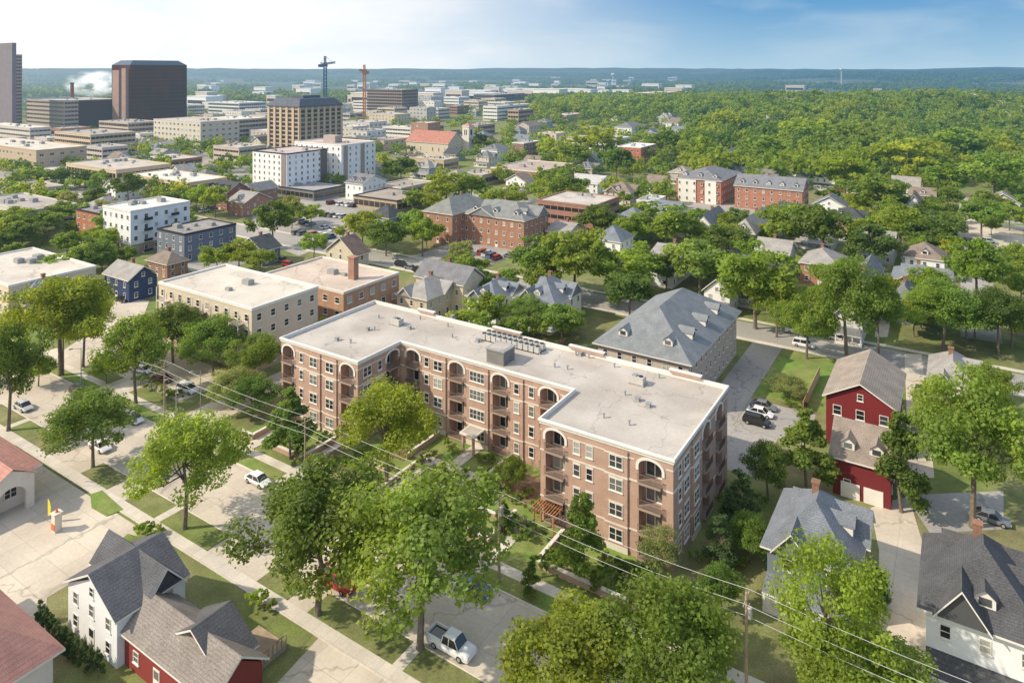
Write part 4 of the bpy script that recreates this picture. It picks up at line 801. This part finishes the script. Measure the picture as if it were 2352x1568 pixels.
for t in[(433,1240,965,235,'broad','l','on the street verge'),(745,1440,1072,350,'broad','d','on the street verge'),(985,1520,1112,410,'broad','l','on the street verge'),(905,1140,893,215,'broad','y','in the entrance court'),
 (218,1095,905,190,'broad','d','on the street verge'),(680,1075,905,125,'cone','d','by the apartment lawn'),(600,905,772,120,'broad','d','beside the side drive'),(500,880,735,160,'broad','d','beside the condominium'),(405,850,700,140,'broad','d','beside the condominium'),
 (318,945,725,160,'broad','g','by the small car park'),(142,880,630,235,'broad','y','on the corner verge'),(195,860,655,130,'broad','y','on the corner verge'),(20,1010,735,170,'broad','d','on the street verge'),(545,960,860,120,'broad','b','by the side drive'),(590,985,880,120,'broad','d','by the apartment lawn'),
 (1362,1365,1155,125,'cone','g','against the brick apartments'),(1340,1690,1420,320,'broad','y','near the street'),(1560,1710,1365,360,'broad','g','near the street'),(1945,1640,1245,300,'sparse','g','beside the houses'),(2000,1700,1490,330,'broad','l','beside the houses'),
 (2280,1235,860,290,'broad','g','by the driveways'),(2112,1200,962,130,'cone','d','beside the red garage'),(1890,1150,955,140,'cone','d','beside the red garage'),(1800,1170,1030,110,'broad','d','behind the apartments'),(1735,1260,1100,110,'cone','s','behind the apartments'),(1690,1330,1200,90,'cone','s','behind the apartments'),(1760,1320,1200,110,'broad','d','behind the apartments'),
 (1545,1380,1225,120,'sparse','b','against the brick apartments'),(1245,1395,1305,52,'cone','d','on the verge'),(535,1070,1005,45,'cone','l','on the verge'),(1200,1160,1065,75,'broad','l','in the entrance court'),(1040,1140,1080,40,'cone','l','in the entrance court'),(1180,1250,1170,50,'cone','d','in the entrance court'),
 (1345,705,522,190,'broad','g',''),(1455,700,560,190,'broad','g',''),(1640,705,555,150,'broad','l',''),(1770,770,558,190,'broad','g',''),(1270,690,550,150,'broad','d',''),(1985,850,590,190,'broad','g',''),(1890,840,690,130,'broad','l',''),(1820,790,640,110,'broad','g',''),(2060,840,640,100,'broad','d',''),
 (2210,820,645,190,'broad','g',''),(2290,720,550,150,'broad','g',''),(2180,610,500,130,'broad','d',''),(2340,830,660,130,'broad','d',''),(905,600,512,120,'broad','d',''),(990,600,505,85,'broad','g',''),(850,580,490,120,'broad','y',''),(640,580,465,100,'broad','d',''),(1045,490,395,110,'broad','y',''),(1105,480,400,80,'broad','y',''),
 (1400,560,470,100,'broad','d',''),(1320,490,400,110,'broad','d',''),(1560,590,470,160,'broad','g',''),(1850,600,470,160,'broad','l',''),(1930,620,470,130,'broad','d',''),(1700,610,520,110,'broad','d',''),(1240,780,690,110,'broad','l','behind the apartments'),(840,700,670,60,'broad','l',''),(560,640,555,90,'broad','y',''),(510,640,570,90,'broad','y',''),(610,650,575,80,'broad','y',''),
 (735,610,540,70,'broad','g',''),(1080,620,560,60,'broad','b',''),(1430,560,500,70,'broad','d',''),(2040,640,520,130,'broad','d',''),(1845,930,880,95,'broad','b','beside the red house'),(2285,790,700,110,'broad','g',''),(2110,590,470,110,'broad','g',''),
 (60,640,580,90,'broad','g',''),(130,670,590,90,'broad','g',''),(20,560,505,80,'broad','d',''),(110,560,490,100,'broad','g',''),(200,440,395,60,'broad','d',''),(145,440,390,60,'broad','d',''),(300,480,400,80,'broad','d',''),(70,450,390,80,'broad','g',''),(940,430,365,90,'broad','d',''),(1000,580,520,70,'broad','y',''),
 (2330,1000,850,120,'broad','g',''),(2240,1080,930,130,'broad','g','by the driveways'),(1690,1440,1320,110,'broad','d','beside the houses'),(1655,1540,1420,130,'broad','g','beside the houses'),(2060,1420,1330,70,'cone','s','by the driveway'),
 (1300,385,315,85,'broad','y',''),(1400,370,290,110,'broad','y',''),(1345,400,330,90,'broad','g',''),(1640,385,320,90,'broad','g',''),(1560,370,300,90,'broad','g',''),(1445,425,340,100,'broad','d',''),(2060,520,400,150,'broad','g',''),(2300,560,455,110,'broad','l',''),(1120,360,310,60,'broad','d',''),(2215,470,375,110,'broad','g',''),
 (90,905,830,80,'broad','g','on the corner verge'),(250,900,835,70,'broad','l','by the small car park'),(1980,470,340,140,'broad','y',''),(1800,400,310,120,'broad','l',''),(2130,430,310,140,'broad','y',''),(2000,380,280,120,'broad','g',''),(1700,330,255,90,'broad','y',''),(1880,360,270,130,'broad','y',''),(2240,400,290,140,'broad','g',''),(2330,480,350,140,'broad','l','')]:
    tpx(*t)
for px,py,s in[(95,1460,.8),(108,1480,.8),(122,1497,.8),(136,1512,.8),(150,1527,.8),(165,1540,.8),(180,1552,.8),(197,1565,.8),(214,1575,.8),(230,1585,.8)]:
    tree(G(px,py),2.8,.75,'cone','s','in a hedge row by the clinic',0)
for px,py in[(330,900),(355,910),(375,920),(395,930),(415,932),(340,1255),(360,1262),(1230,1250),(1250,1262),(1215,1240),(1420,1330),(1450,1345),(1480,1350),(1510,1355),(1600,1390),(1080,1120),(1140,1150),(990,1090),(1005,1075),(700,1080),(730,1090),(640,1040),(660,1050),(605,1420),(620,1430),(1270,1330),(1300,1345),(1400,1380),(1700,1180),(1720,1210),(1850,950),(1870,960)]:
    tree(G(px,py),random.uniform(1.3,2.2),random.uniform(1.1,1.8),'shrub',random.choice('dglb'),'in a planted bed',0,'shrub')
rs_=random.Random(5)
for u0,u1,v0,v1,n in((-53,-43,-7.5,-1,12),(-53,-45,4,9.6,8),(-31,-20,-7.5,9,20),(-73,-58,-7.5,-1,12),(-14,0,-7.5,-1,14),(1,8,-12,20,16),(-43,-32,5.5,9.5,5)):
    for i in range(n):
        u,v=rs_.uniform(u0,u1),rs_.uniform(v0,v1)
        if -38.6<u<-35.5 and v>4: continue
        tree(W(u,v),rs_.uniform(.9,2.0),rs_.uniform(.7,1.4),'shrub',rs_.choice('dglg'),'in the apartment garden beds',0,'shrub')
def blocked(x,y,pad):
    for N,L,Wm in FOOT:
        dx=x-N[0];dy=y-N[1]; u=dx*A[0]+dy*A[1]; v=dx*B[0]+dy*B[1]
        if -L-pad<u<pad and -pad<v<Wm+pad: return True
    u,v=UV((x,y))
    for a,b,c,d in ROADS:
        if a-1.5<u<b+1.5 and c-1.5<v<d+1.5: return True
    return False
rf=random.Random(21)
REG=[(0,1450,345,600,60,'m'),(1060,1700,275,420,30,'h'),(1450,2400,430,760,30,'h'),(1650,2400,290,430,9,'H'),(440,1250,262,340,56,'f'),(0,640,330,560,26,'f'),(1250,1700,225,290,12,'f'),(1300,2400,222,300,8,'H')]
for x0,x1,y0,y1,cnt,ty in REG:
    done=0; tr=0
    while done<cnt and tr<900:
        tr+=1; px=rf.uniform(x0,x1); Y=rf.uniform(F*CH/(y1-HY),F*CH/(y0-HY)); py=HY+F*CH/Y; N=G(px,py)
        t=ty if ty!='m' else rf.choice('hf')
        L,Wm=(rf.uniform(9,13),rf.uniform(9,14)) if t=='h' else (rf.uniform(13,26),rf.uniform(12,20)) if t=='H' else (rf.uniform(16,40),rf.uniform(14,30))
        bad=False
        for fu in(0,.33,.66,1):
            for fv in(0,.5,1):
                q=N-A*L*fu+B*Wm*fv
                if blocked(q[0],q[1],3) or any((q[0]-c[0])**2+(q[1]-c[1])**2<(c[2]*.9)**2 for c in TP): bad=True
        for lx0,lx1,ly0,ly1 in((600,880,455,600),(1060,1390,495,630),(900,1060,345,395),(940,1240,288,325),(1560,1960,455,530)):
            if lx0<px<lx1 and ly0<py<ly1: bad=True
        if bad: continue
        done+=1
        if t in'hH':
            h=rf.choice([4.5,6,6,6.5]) if t=='h' else rf.choice([8,10,12]); k=h/CH; c=rf.choice([WH,WH,(.6,.55,.45),(.45,.47,.48),(.4,.2,.14),(.5,.43,.33),(.3,.35,.4)])
            house(px,py-k*(py-HY),h,0,0,rf.choice(['hip','hipx','gable_u','gable_v']),rf.uniform(2.8,4.2)+(2 if t=='H' else 0),c,rf.choice([GRY,SLT,BRN,DK,LG,LG]),'%s house with pitched shingle roof among street trees'%('white' if c==WH else 'painted'),Ld=L,Wd=Wm,group='neighbourhood houses',dorm=rf.choice([0,0,1]),porch=rf.random()<.3,chim=rf.random()<.5)
        else:
            h=rf.choice([5,7,9,11,13,17]) if py<345 else rf.choice([5,7,9,11]); k=h/CH; c=rf.choice([(.6,.5,.38),(.7,.66,.6),(.4,.22,.15),(.34,.19,.14),(.56,.5,.44)])
            bd=rf.random()<.55
            flat(px,py-k*(py-HY),h,0,0,'%s flat-roofed building with %s windows'%('brick' if c[0]<.45 else 'tan','banded' if bd else 'punched'),c,max(1,int(h/3.5)),rf.choice([(.62,.57,.5),(.5,.45,.4),(.38,.34,.31)]),trim=CONCL,wm=BRICKO if c[0]<.45 else None,bands=bd,wsp=4.5,ww=1.8,Ld=L,Wd=Wm,name='town_building',cat='building',glassfrac=.4)
def dens(px,py):
    if py>820: return 0
    if 1560<px<1930 and 455<py<515: return 0
    if px>1640 and py<440: return .97
    if px>1950 and 440<=py<640: return .55
    if px>1450 and py>=440: return .42
    if py<300:
        if px<1250: return .4 if py<250 else .14
        return .95
    if 1060<px<=1640 and py<430: return .68 if not(1060<px<1180) else .2
    if 330<px<620 and 335<py<425: return .6
    if px<260 and 430<py<620: return .6
    if px<330 and 330<py<430: return .15
    if 900<px<1200 and 330<py<400: return .08
    if 600<px<900 and 455<py<600: return .06
    if px<600: return .22
    return .24
cand=[]; occ={}
def ok(x,y,r,f=.62):
    k=(int(x//20),int(y//20))
    for i in(-1,0,1):
        for j in(-1,0,1):
            for q in occ.get((k[0]+i,k[1]+j),()):
                if (q[0]-x)**2+(q[1]-y)**2<(f*(r+q[2]))**2: return False
    occ.setdefault(k,[]).append((x,y,r)); return True
for t in TP: occ.setdefault((int(t[0]//20),int(t[1]//20)),[]).append(t)
rr=random.Random(3)
def h01(a,b): 
    s=math.sin(a*127.1+b*311.7)*43758.5453; return s-math.floor(s)
for i in range(32000):
    Y=math.sqrt(rr.uniform(125**2,1250**2)) if i%3 else rr.uniform(140,520); px=rr.uniform(-60,2460); py=HY+F*CH/Y; X=(px-1200)*Y/F
    if h01(int(X//15),int(Y//15))>dens(px,py): continue
    big=(px>1600 and py<440) or (px>1250 and py<300)
    R=rr.choice([7,8.5,10,11.5,13])*rr.uniform(.88,1.1) if big else rr.uniform(3.2,6.4)
    if blocked(X,Y,R*.3): continue
    if not ok(X,Y,R,.5 if big else .62): continue
    cand.append((Y,X,R,px))
cand.sort(); NI=210
for Y,X,R,px in cand[:NI]:
    tree((X,Y),R*rr.uniform(1.7,2.3) if R<7 else R*1.5,R,'broad',rr.choice('gggdllyy' if px>1000 else 'ggddlyby'),'',0 if Y<120 else 1 if Y<300 else 2,z=0)
def stuff(name,items,label,nq,size,ncl,cols):
    r=np.random.default_rng(11)
    tem=[crown(s+200,1,.95,.85,ncl,nq,.2,'broad') for s in range(8)]
    groups=[[] for _ in cols]
    for it in items: groups[r.integers(len(cols))].append(it)
    for gi,gitems in enumerate(groups):
        Vs=[]
        for Y,X,R,px in gitems:
            P,Nn,_=tem[r.integers(8)]; a=r.uniform(-.5,.5); c,s=math.cos(a),math.sin(a); M=np.array([[c,-s,0],[s,c,0],[0,0,1]])
            V,Q=leafquads(P@M.T*np.array([R,R,min(R,10)*r.uniform(.85,1.25)]),Nn@M.T,size*R,r); V=V+np.array([X,Y,float(elev(X,Y))-.0]); Vs.append(V)
        if not Vs: continue
        V=np.concatenate(Vs); me=npmesh(name,V,np.arange(len(V)).reshape(-1,4),[LEAF])
        top(name,label[gi],'trees',(0,0,0),0,mesh=me,color=cols[gi],kind='stuff')
stuff('tree_canopy',cand[NI:],['mid green wooded canopy between houses','deep green wooded canopy between houses','yellow-green wooded canopy between houses','light green wooded canopy between houses','yellow wooded canopy patches between houses'],400,.20,24,[(.16,.20,.042),(.105,.15,.04),(.205,.235,.04),(.175,.22,.05),(.235,.25,.036)])
print('cand',len(cand))
far=[]
for i in range(17000):
    Y=math.exp(rr.uniform(math.log(1200),math.log(5600))); px=rr.uniform(-60,2460); X=(px-1200)*Y/F
    n=math.sin(X/170+Y/260)+math.sin(Y/330-X/120)
    if n<-.3+(.4 if px<1300 else 0): continue
    R=8+Y/330; far.append((Y,X,R*rr.uniform(.8,1.2),px))
stuff('distant_woods',far,['far hazy green woods toward the hills','far hazy olive woods toward the hills'],34,.62,8,[(.10,.13,.04),(.14,.17,.05)])
for i in range(90):
    Y=math.exp(rr.uniform(math.log(1000),math.log(3600))); px=rr.choice([rr.uniform(420,1900),rr.uniform(900,1500),rr.uniform(420,1700)]); X=(px-1200)*Y/F; s=rr.uniform(20,55); z=float(elev(X,Y))
    T=top('warehouse_building','distant pale low flat-roofed building among woods','building',(X,Y,z),ANG,'distant low buildings'); h=rr.uniform(9,18)+8
    m=MB(); m.box(-s,0,0,s*.6,0,h,bottom=False); c=rr.choice([(.75,.74,.7),(.6,.5,.4),(.8,.8,.8)]); part('wall',m.mesh('wall',[WALLM]),T,color=c)
    m=MB(); m.box(-s-.5,.5,-.5,s*.6+.5,h+.01,h+1); part('roof',m.mesh('roof',[ROOFO]),T,color=(.7,.7,.68)); m=MB(); m.box(-s+2,-2,-.3,-.01,h*.5,h*.75); part('window_band',m.mesh('window_band',[DGLASS]),T)
# ---------------------------------------------------------------- cranes, towers, stack
def lattice(m,p0,p1,w,n,r=.18):
    p0=Vector(p0);p1=Vector(p1); q=(p1-p0).to_track_quat('Z','Y'); cs=[Vector((a*w,b*w,0)) for a,b in((-1,-1),(1,-1),(1,1),(-1,1))]
    for i in range(n):
        a=p0.lerp(p1,i/n); b=p0.lerp(p1,(i+1)/n)
        for k in range(4):
            c,d=q@cs[k],q@cs[(k+1)%4]; m.tube(a+c,b+c,r,r,4); m.tube(a+c,b+d,r*.7,r*.7,4); m.tube(a+c,a+d,r*.6,r*.6,4)
def crane(px,yb,ytop,col,jib,lab):
    p=G(px,yb); H=CH-(ytop-HY)*p[1]/F; T=top('tower_crane',lab,'crane',p,0)
    mt=mat('crane_'+col,{'blue':(.03,.09,.2),'orange':(.5,.2,.05)}[col],.6,.05); m=MB(); lattice(m,(0,0,0),(0,0,H*.86),1.3,18,.28); part('mast',m.mesh('mast',[mt]),T)
    m=MB(); z=H*.86; m.box(-2,2,-2,2,z,z+3); lattice(m,(0,0,z+3),(0,0,H),.8,4,.25); part('cab',m.mesh('cab',[mt]),T)
    m=MB(); lattice(m,(0,0,z+3),(jib,-4,z+3+abs(jib)*.12),.8,10,.22); m.tube((0,0,H),(jib*.7,-3,z+4+abs(jib)*.08),.12,.12,4); part('jib',m.mesh('jib',[mt]),T)
    m=MB(); lattice(m,(0,0,z+3),(-jib*.45,2,z+3),.9,4,.22); m.box(-jib*.45-2,-jib*.45+2,0,4,z-.5,z+2.5); m.tube((0,0,H),(-jib*.45,2,z+3),.12,.12,4); part('counter_jib',m.mesh('counter_jib',[mt]),T)
crane(762,310,132,'blue',11,'dark blue tower crane above construction site'); crane(854,300,152,'orange',-5,'orange tower crane beside office block')
def water_tower(px,ytop,Y,s):
    X=(px-1200)*Y/F; H=CH-(ytop-HY)*Y/F; z=float(elev(X,Y)); T=top('water_tower','pale blue-white spheroid water tower on wooded horizon','water tower',(X,Y,z)); H=H-z
    m=MB(); m.tube((0,0,0),(0,0,H-s),s*.25,s*.22,10); part('pedestal',m.mesh('pedestal',[WHITE]),T)
    m=MB()
    for k in range(8):
        a=-math.pi/2+math.pi*k/8; b=a+math.pi/8; m.tube((0,0,H-s+s*.7*math.sin(a)),(0,0,H-s+s*.7*math.sin(b)),max(.05,s*math.cos(a)),max(.05,s*math.cos(b)),14,cap=False)
    part('tank',m.mesh('tank',[WHITE]),T)
water_tower(1972,158,2400,7); water_tower(1437,170,2600,8); water_tower(90,160,3200,7)
p=G(169,300); T=top('smoke_stack','tall red-brown industrial brick chimney stack','chimney',p); m=MB(); m.tube((0,0,0),(0,0,CH-(196-HY)*p[1]/F),2.6,1.7,14); part('shaft',m.mesh('shaft',[BRICKO]),T,color=(.3,.13,.09)); m=MB(); zt=CH-(196-HY)*p[1]/F; m.tube((0,0,zt),(0,0,zt+1),2.1,2.1,14); part('rim',m.mesh('rim',[DARK]),T)
sm=bpy.data.materials.new('steam'); sm.use_nodes=True; nt=sm.node_tree; nt.nodes.remove(nt.nodes['Principled BSDF']); pv=nt.nodes.new('ShaderNodeVolumePrincipled'); pv.inputs['Color'].default_value=(1,1,1,1); pv.inputs['Anisotropy'].default_value=.2
tc=nt.nodes.new('ShaderNodeTexCoord'); nz=nt.nodes.new('ShaderNodeTexNoise'); nz.inputs['Scale'].default_value=4.0; nz.inputs['Detail'].default_value=5; nt.links.new(tc.outputs['Generated'],nz.inputs['Vector'])
gr=nt.nodes.new('ShaderNodeTexGradient'); gr.gradient_type='SPHERICAL'; mp=nt.nodes.new('ShaderNodeMapping'); mp.inputs['Location'].default_value=(-1,-1,-1); mp.inputs['Scale'].default_value=(2,2,2); nt.links.new(tc.outputs['Generated'],mp.inputs[0]); nt.links.new(mp.outputs[0],gr.inputs[0])
mr=nt.nodes.new('ShaderNodeMapRange'); nt.links.new(nz.outputs['Fac'],mr.inputs[0]); mr.inputs[1].default_value=.46; mr.inputs[2].default_value=.72; mr.inputs[3].default_value=0; mr.inputs[4].default_value=.30
mu=nt.nodes.new('ShaderNodeMath'); mu.operation='MULTIPLY'; nt.links.new(mr.outputs[0],mu.inputs[0]); nt.links.new(gr.outputs['Fac'],mu.inputs[1]); nt.links.new(mu.outputs[0],pv.inputs['Density']); nt.links.new(pv.outputs[0],nt.nodes['Material Output'].inputs['Volume'])
em=nt.nodes.new('ShaderNodeMath'); em.operation='MULTIPLY'; nt.links.new(mu.outputs[0],em.inputs[0]); em.inputs[1].default_value=.55; nt.links.new(em.outputs[0],pv.inputs['Emission Strength']); pv.inputs['Emission Color'].default_value=(.95,.98,1,1)  # glow added in proportion to density, stands in for light scattered within the steam
m=MB()
for k in range(8):
    a=-math.pi/2+math.pi*k/8; b=a+math.pi/8; m.tube((0,0,17*math.sin(a)),(0,0,17*math.sin(b)),max(.1,36*math.cos(a)),max(.1,36*math.cos(b)),18,cap=False)
p2=G(190,292); top('steam_plume','white steam drifting beside the brick chimney stack','steam',(p2[0],p2[1]+30,46),0,mesh=m.mesh('steam_plume',[sm]),kind='stuff')
# ---------------------------------------------------------------- poles and wires
poles=[(12.1,-13),(-17.2,-13),(-51.7,-13),(-88,-13),(-124,-13),(46,-13)]
WIRE=mat('cable_metal',(.5,.5,.5),.5,0)
for u,v in poles:
    p=W(u,v); T=top('utility_pole','brown wooden utility pole with crossarm carrying wires','utility pole',p,ANG,'utility poles'); m=MB(); m.tube((0,0,-.2),(0,0,10.6),.19,.12,10); part('post',m.mesh('post',[WOOD]),T)
    m=MB(); m.box(-.06,.06,-1.2,1.2,9.9,10.03); m.box(.061,.12,-.9,.9,8.9,9.0); part('crossarm',m.mesh('crossarm',[WOOD]),T)
    m=MB()
    for y in(-1.1,-.5,.5,1.1): m.tube((0,y,10.032),(0,y,10.2),.05,.03,6)
    part('insulator',m.mesh('insulators',[METAL]),T)
    if u in(12.1,-17.2): m=MB(); m.tube((.35,0,8.2),(.35,0,9.2),.24,.24,12); m.tube((.35,0,9.2),(.35,0,9.28),.26,.2,12); part('transformer',m.mesh('transformer',[METAL]),T)
order=sorted(poles)
for i in range(len(order)-1):
    for y,z in((-1.1,10.2),(1.1,10.2),(-.02,8.3)):
        a=W(order[i][0],order[i][1]+y);b=W(order[i+1][0],order[i+1][1]+y); m=MB(); prev=None
        for k in range(13):
            t=k/12; q=(a[0]+(b[0]-a[0])*t,a[1]+(b[1]-a[1])*t,z-1.0*4*t*(1-t)*.6)
            if prev: m.tube(prev,q,.024,.024,4,cap=False)
            prev=q
        top('power_line','thin overhead cable strung between wooden poles','cable',mesh=m.mesh('power_line',[WIRE]),group='overhead cables')
for px,py in((413,985),(190,905),(1600,640),(470,965)):
    T=top('street_lamp','tall grey metal street lamp by the kerb','street lamp',G(px,py),ANG,'street lamps'); m=MB(); m.tube((0,0,0),(0,0,7.5),.1,.06,8); m.tube((0,0,7.4),(0,-1.6,7.9),.05,.04,6); part('post',m.mesh('post',[METAL]),T); m=MB(); m.box(-.15,.15,-2.2,-1.55,7.82,7.98); part('lamp_head',m.mesh('lamp_head',[METAL]),T)
p=G(112,1222); T=top('feather_flag','yellow feather banner on thin pole in car park','flag',p,ANG); m=MB(); m.tube((0,0,0),(0,0,3.2),.03,.02,6); part('pole',m.mesh('pole',[METAL]),T)
m=MB(); m.poly([(.03,0,.8),(.55,.05,1.1),(.65,.1,2.1),(.42,.05,2.9),(.03,0,3.2)]); part('banner',m.mesh('banner',[YEL]),T)
p=G(133,1243); T=top('entrance_pillar','cream stone pillar with orange sign on small island','pillar',p,ANG); m=MB(); m.box(-.45,.45,-.45,.45,0,2.3); m.box(-.58,.58,-.58,.58,2.303,2.5); part('column',m.mesh('column',[STONE]),T); m=MB(); m.box(-.42,.42,-.52,-.44,.3,1.1); part('sign_panel',m.mesh('sign_panel',[ORG]),T); m=MB(); m.tube((0,0,2.5),(0,0,3.1),.22,.02,8); part('finial',m.mesh('finial',[ORG]),T)
p=G(672,1520); T=top('wooden_deck','weathered timber deck with railings beside red house','deck',p,ANG); m=MB(); m.box(-4.6,0,-4.6,0,0,.6); part('platform',m.mesh('platform',[WOOD]),T); m=MB()
for i in range(9): m.box(-4.6+i*.56,-4.5+i*.56,-4.6,-4.52,.597,1.6); m.box(-.08,0,-4.6+i*.56,-4.5+i*.56,.597,1.6)
m.box(-4.62,.02,-4.62,-4.5,1.6,1.68); m.box(-.1,.02,-4.49,.02,1.6,1.68); part('railing',m.mesh('railing',[WOOD]),T)
a=UV(G(1905,950)); T=top('wooden_fence','tall tan wooden privacy fence by lawn','fence',W(a[0]-1,a[1]-4),ANG); m=MB()
for i in range(60): m.box(-.03,.03,i*.3,i*.3+.27,0,2.1)
part('panel',m.mesh('panel',[mat('tan_fence',(.6,.44,.28),.8,.1)]),T)
# ---------------------------------------------------------------- light, sky, camera
EL=math.radians(37)
sd=Vector((-.975*math.cos(EL),-.16*math.cos(EL),math.sin(EL))).normalized()
s=bpy.data.lights.new('sun','SUN'); s.energy=5.0; s.angle=math.radians(1.0); s.color=(1,.89,.72); so=bpy.data.objects.new('sun',s); so.rotation_euler=sd.to_track_quat('Z','Y').to_euler(); COL.objects.link(so)
w=bpy.data.worlds.new('World'); SC.world=w; w.use_nodes=True; nt=w.node_tree; N=nt.nodes; L=nt.links; bg=N['Background']; bg.inputs[1].default_value=.15
sk=N.new('ShaderNodeTexSky'); sk.sky_type='NISHITA'; sk.sun_disc=False; sk.sun_elevation=EL; sk.sun_rotation=math.atan2(sd.x,sd.y); sk.dust_density=2.2; sk.altitude=200
sc=N.new('ShaderNodeVectorMath'); sc.operation='MULTIPLY'; sc.inputs[1].default_value=(2.9,2.55,2.25); L.new(sk.outputs[0],sc.inputs[0])
tc=N.new('ShaderNodeTexCoord'); sp=N.new('ShaderNodeSeparateXYZ'); L.new(tc.outputs['Generated'],sp.inputs[0])
def MR(src,a,b,c,d,sm=False):
    m=N.new('ShaderNodeMapRange'); 
    if sm: m.interpolation_type='SMOOTHSTEP'
    L.new(src,m.inputs[0]); m.inputs[1].default_value=a; m.inputs[2].default_value=b; m.inputs[3].default_value=c; m.inputs[4].default_value=d; return m.outputs[0]
def MX(f,a,b):
    m=N.new('ShaderNodeMix'); m.data_type='RGBA'; L.new(f,m.inputs[0])
    for k,q in((6,a),(7,b)):
        if isinstance(q,tuple): m.inputs[k].default_value=(*q,1)
        else: L.new(q,m.inputs[k])
    return m.outputs[2]
low=MX(MR(sp.outputs['Z'],0.0,.10,0,1),(2.8,4.2,5.2),(.75,2.3,4.3))
base=MX(MR(sp.outputs['Z'],.12,.5,0,1,True),low,sc.outputs[0])
mp=N.new('ShaderNodeMapping'); mp.inputs['Scale'].default_value=(1.8,1.8,6.5); L.new(tc.outputs['Generated'],mp.inputs[0])
nz=N.new('ShaderNodeTexNoise'); nz.inputs['Scale'].default_value=3.0; nz.inputs['Detail'].default_value=9; nz.inputs['Distortion'].default_value=.3; L.new(mp.outputs[0],nz.inputs['Vector'])
cl=MX(MR(nz.outputs['Fac'],.45,.8,0,.5),base,(4.0,4.9,5.6))
glow=MX(MR(nz.outputs['Fac'],.3,.6,0,1),(6.0,6.5,6.85),(7.1,7.1,7.1))
fin=MX(MR(sp.outputs['X'],.36,-.34,0,1,True),cl,glow)
L.new(fin,bg.inputs[0])
cd=bpy.data.cameras.new('camera'); cd.sensor_width=36; cd.lens=36*F/2400; cd.shift_y=-(800-HY)/2400; cd.clip_start=.5; cd.clip_end=100000
co=bpy.data.objects.new('camera',cd); co.location=(0,0,CH); co.rotation_euler=(math.pi/2,0,0); COL.objects.link(co); SC.camera=co
SC.view_settings.view_transform='Standard'; SC.view_settings.look='None'; SC.view_settings.exposure=0
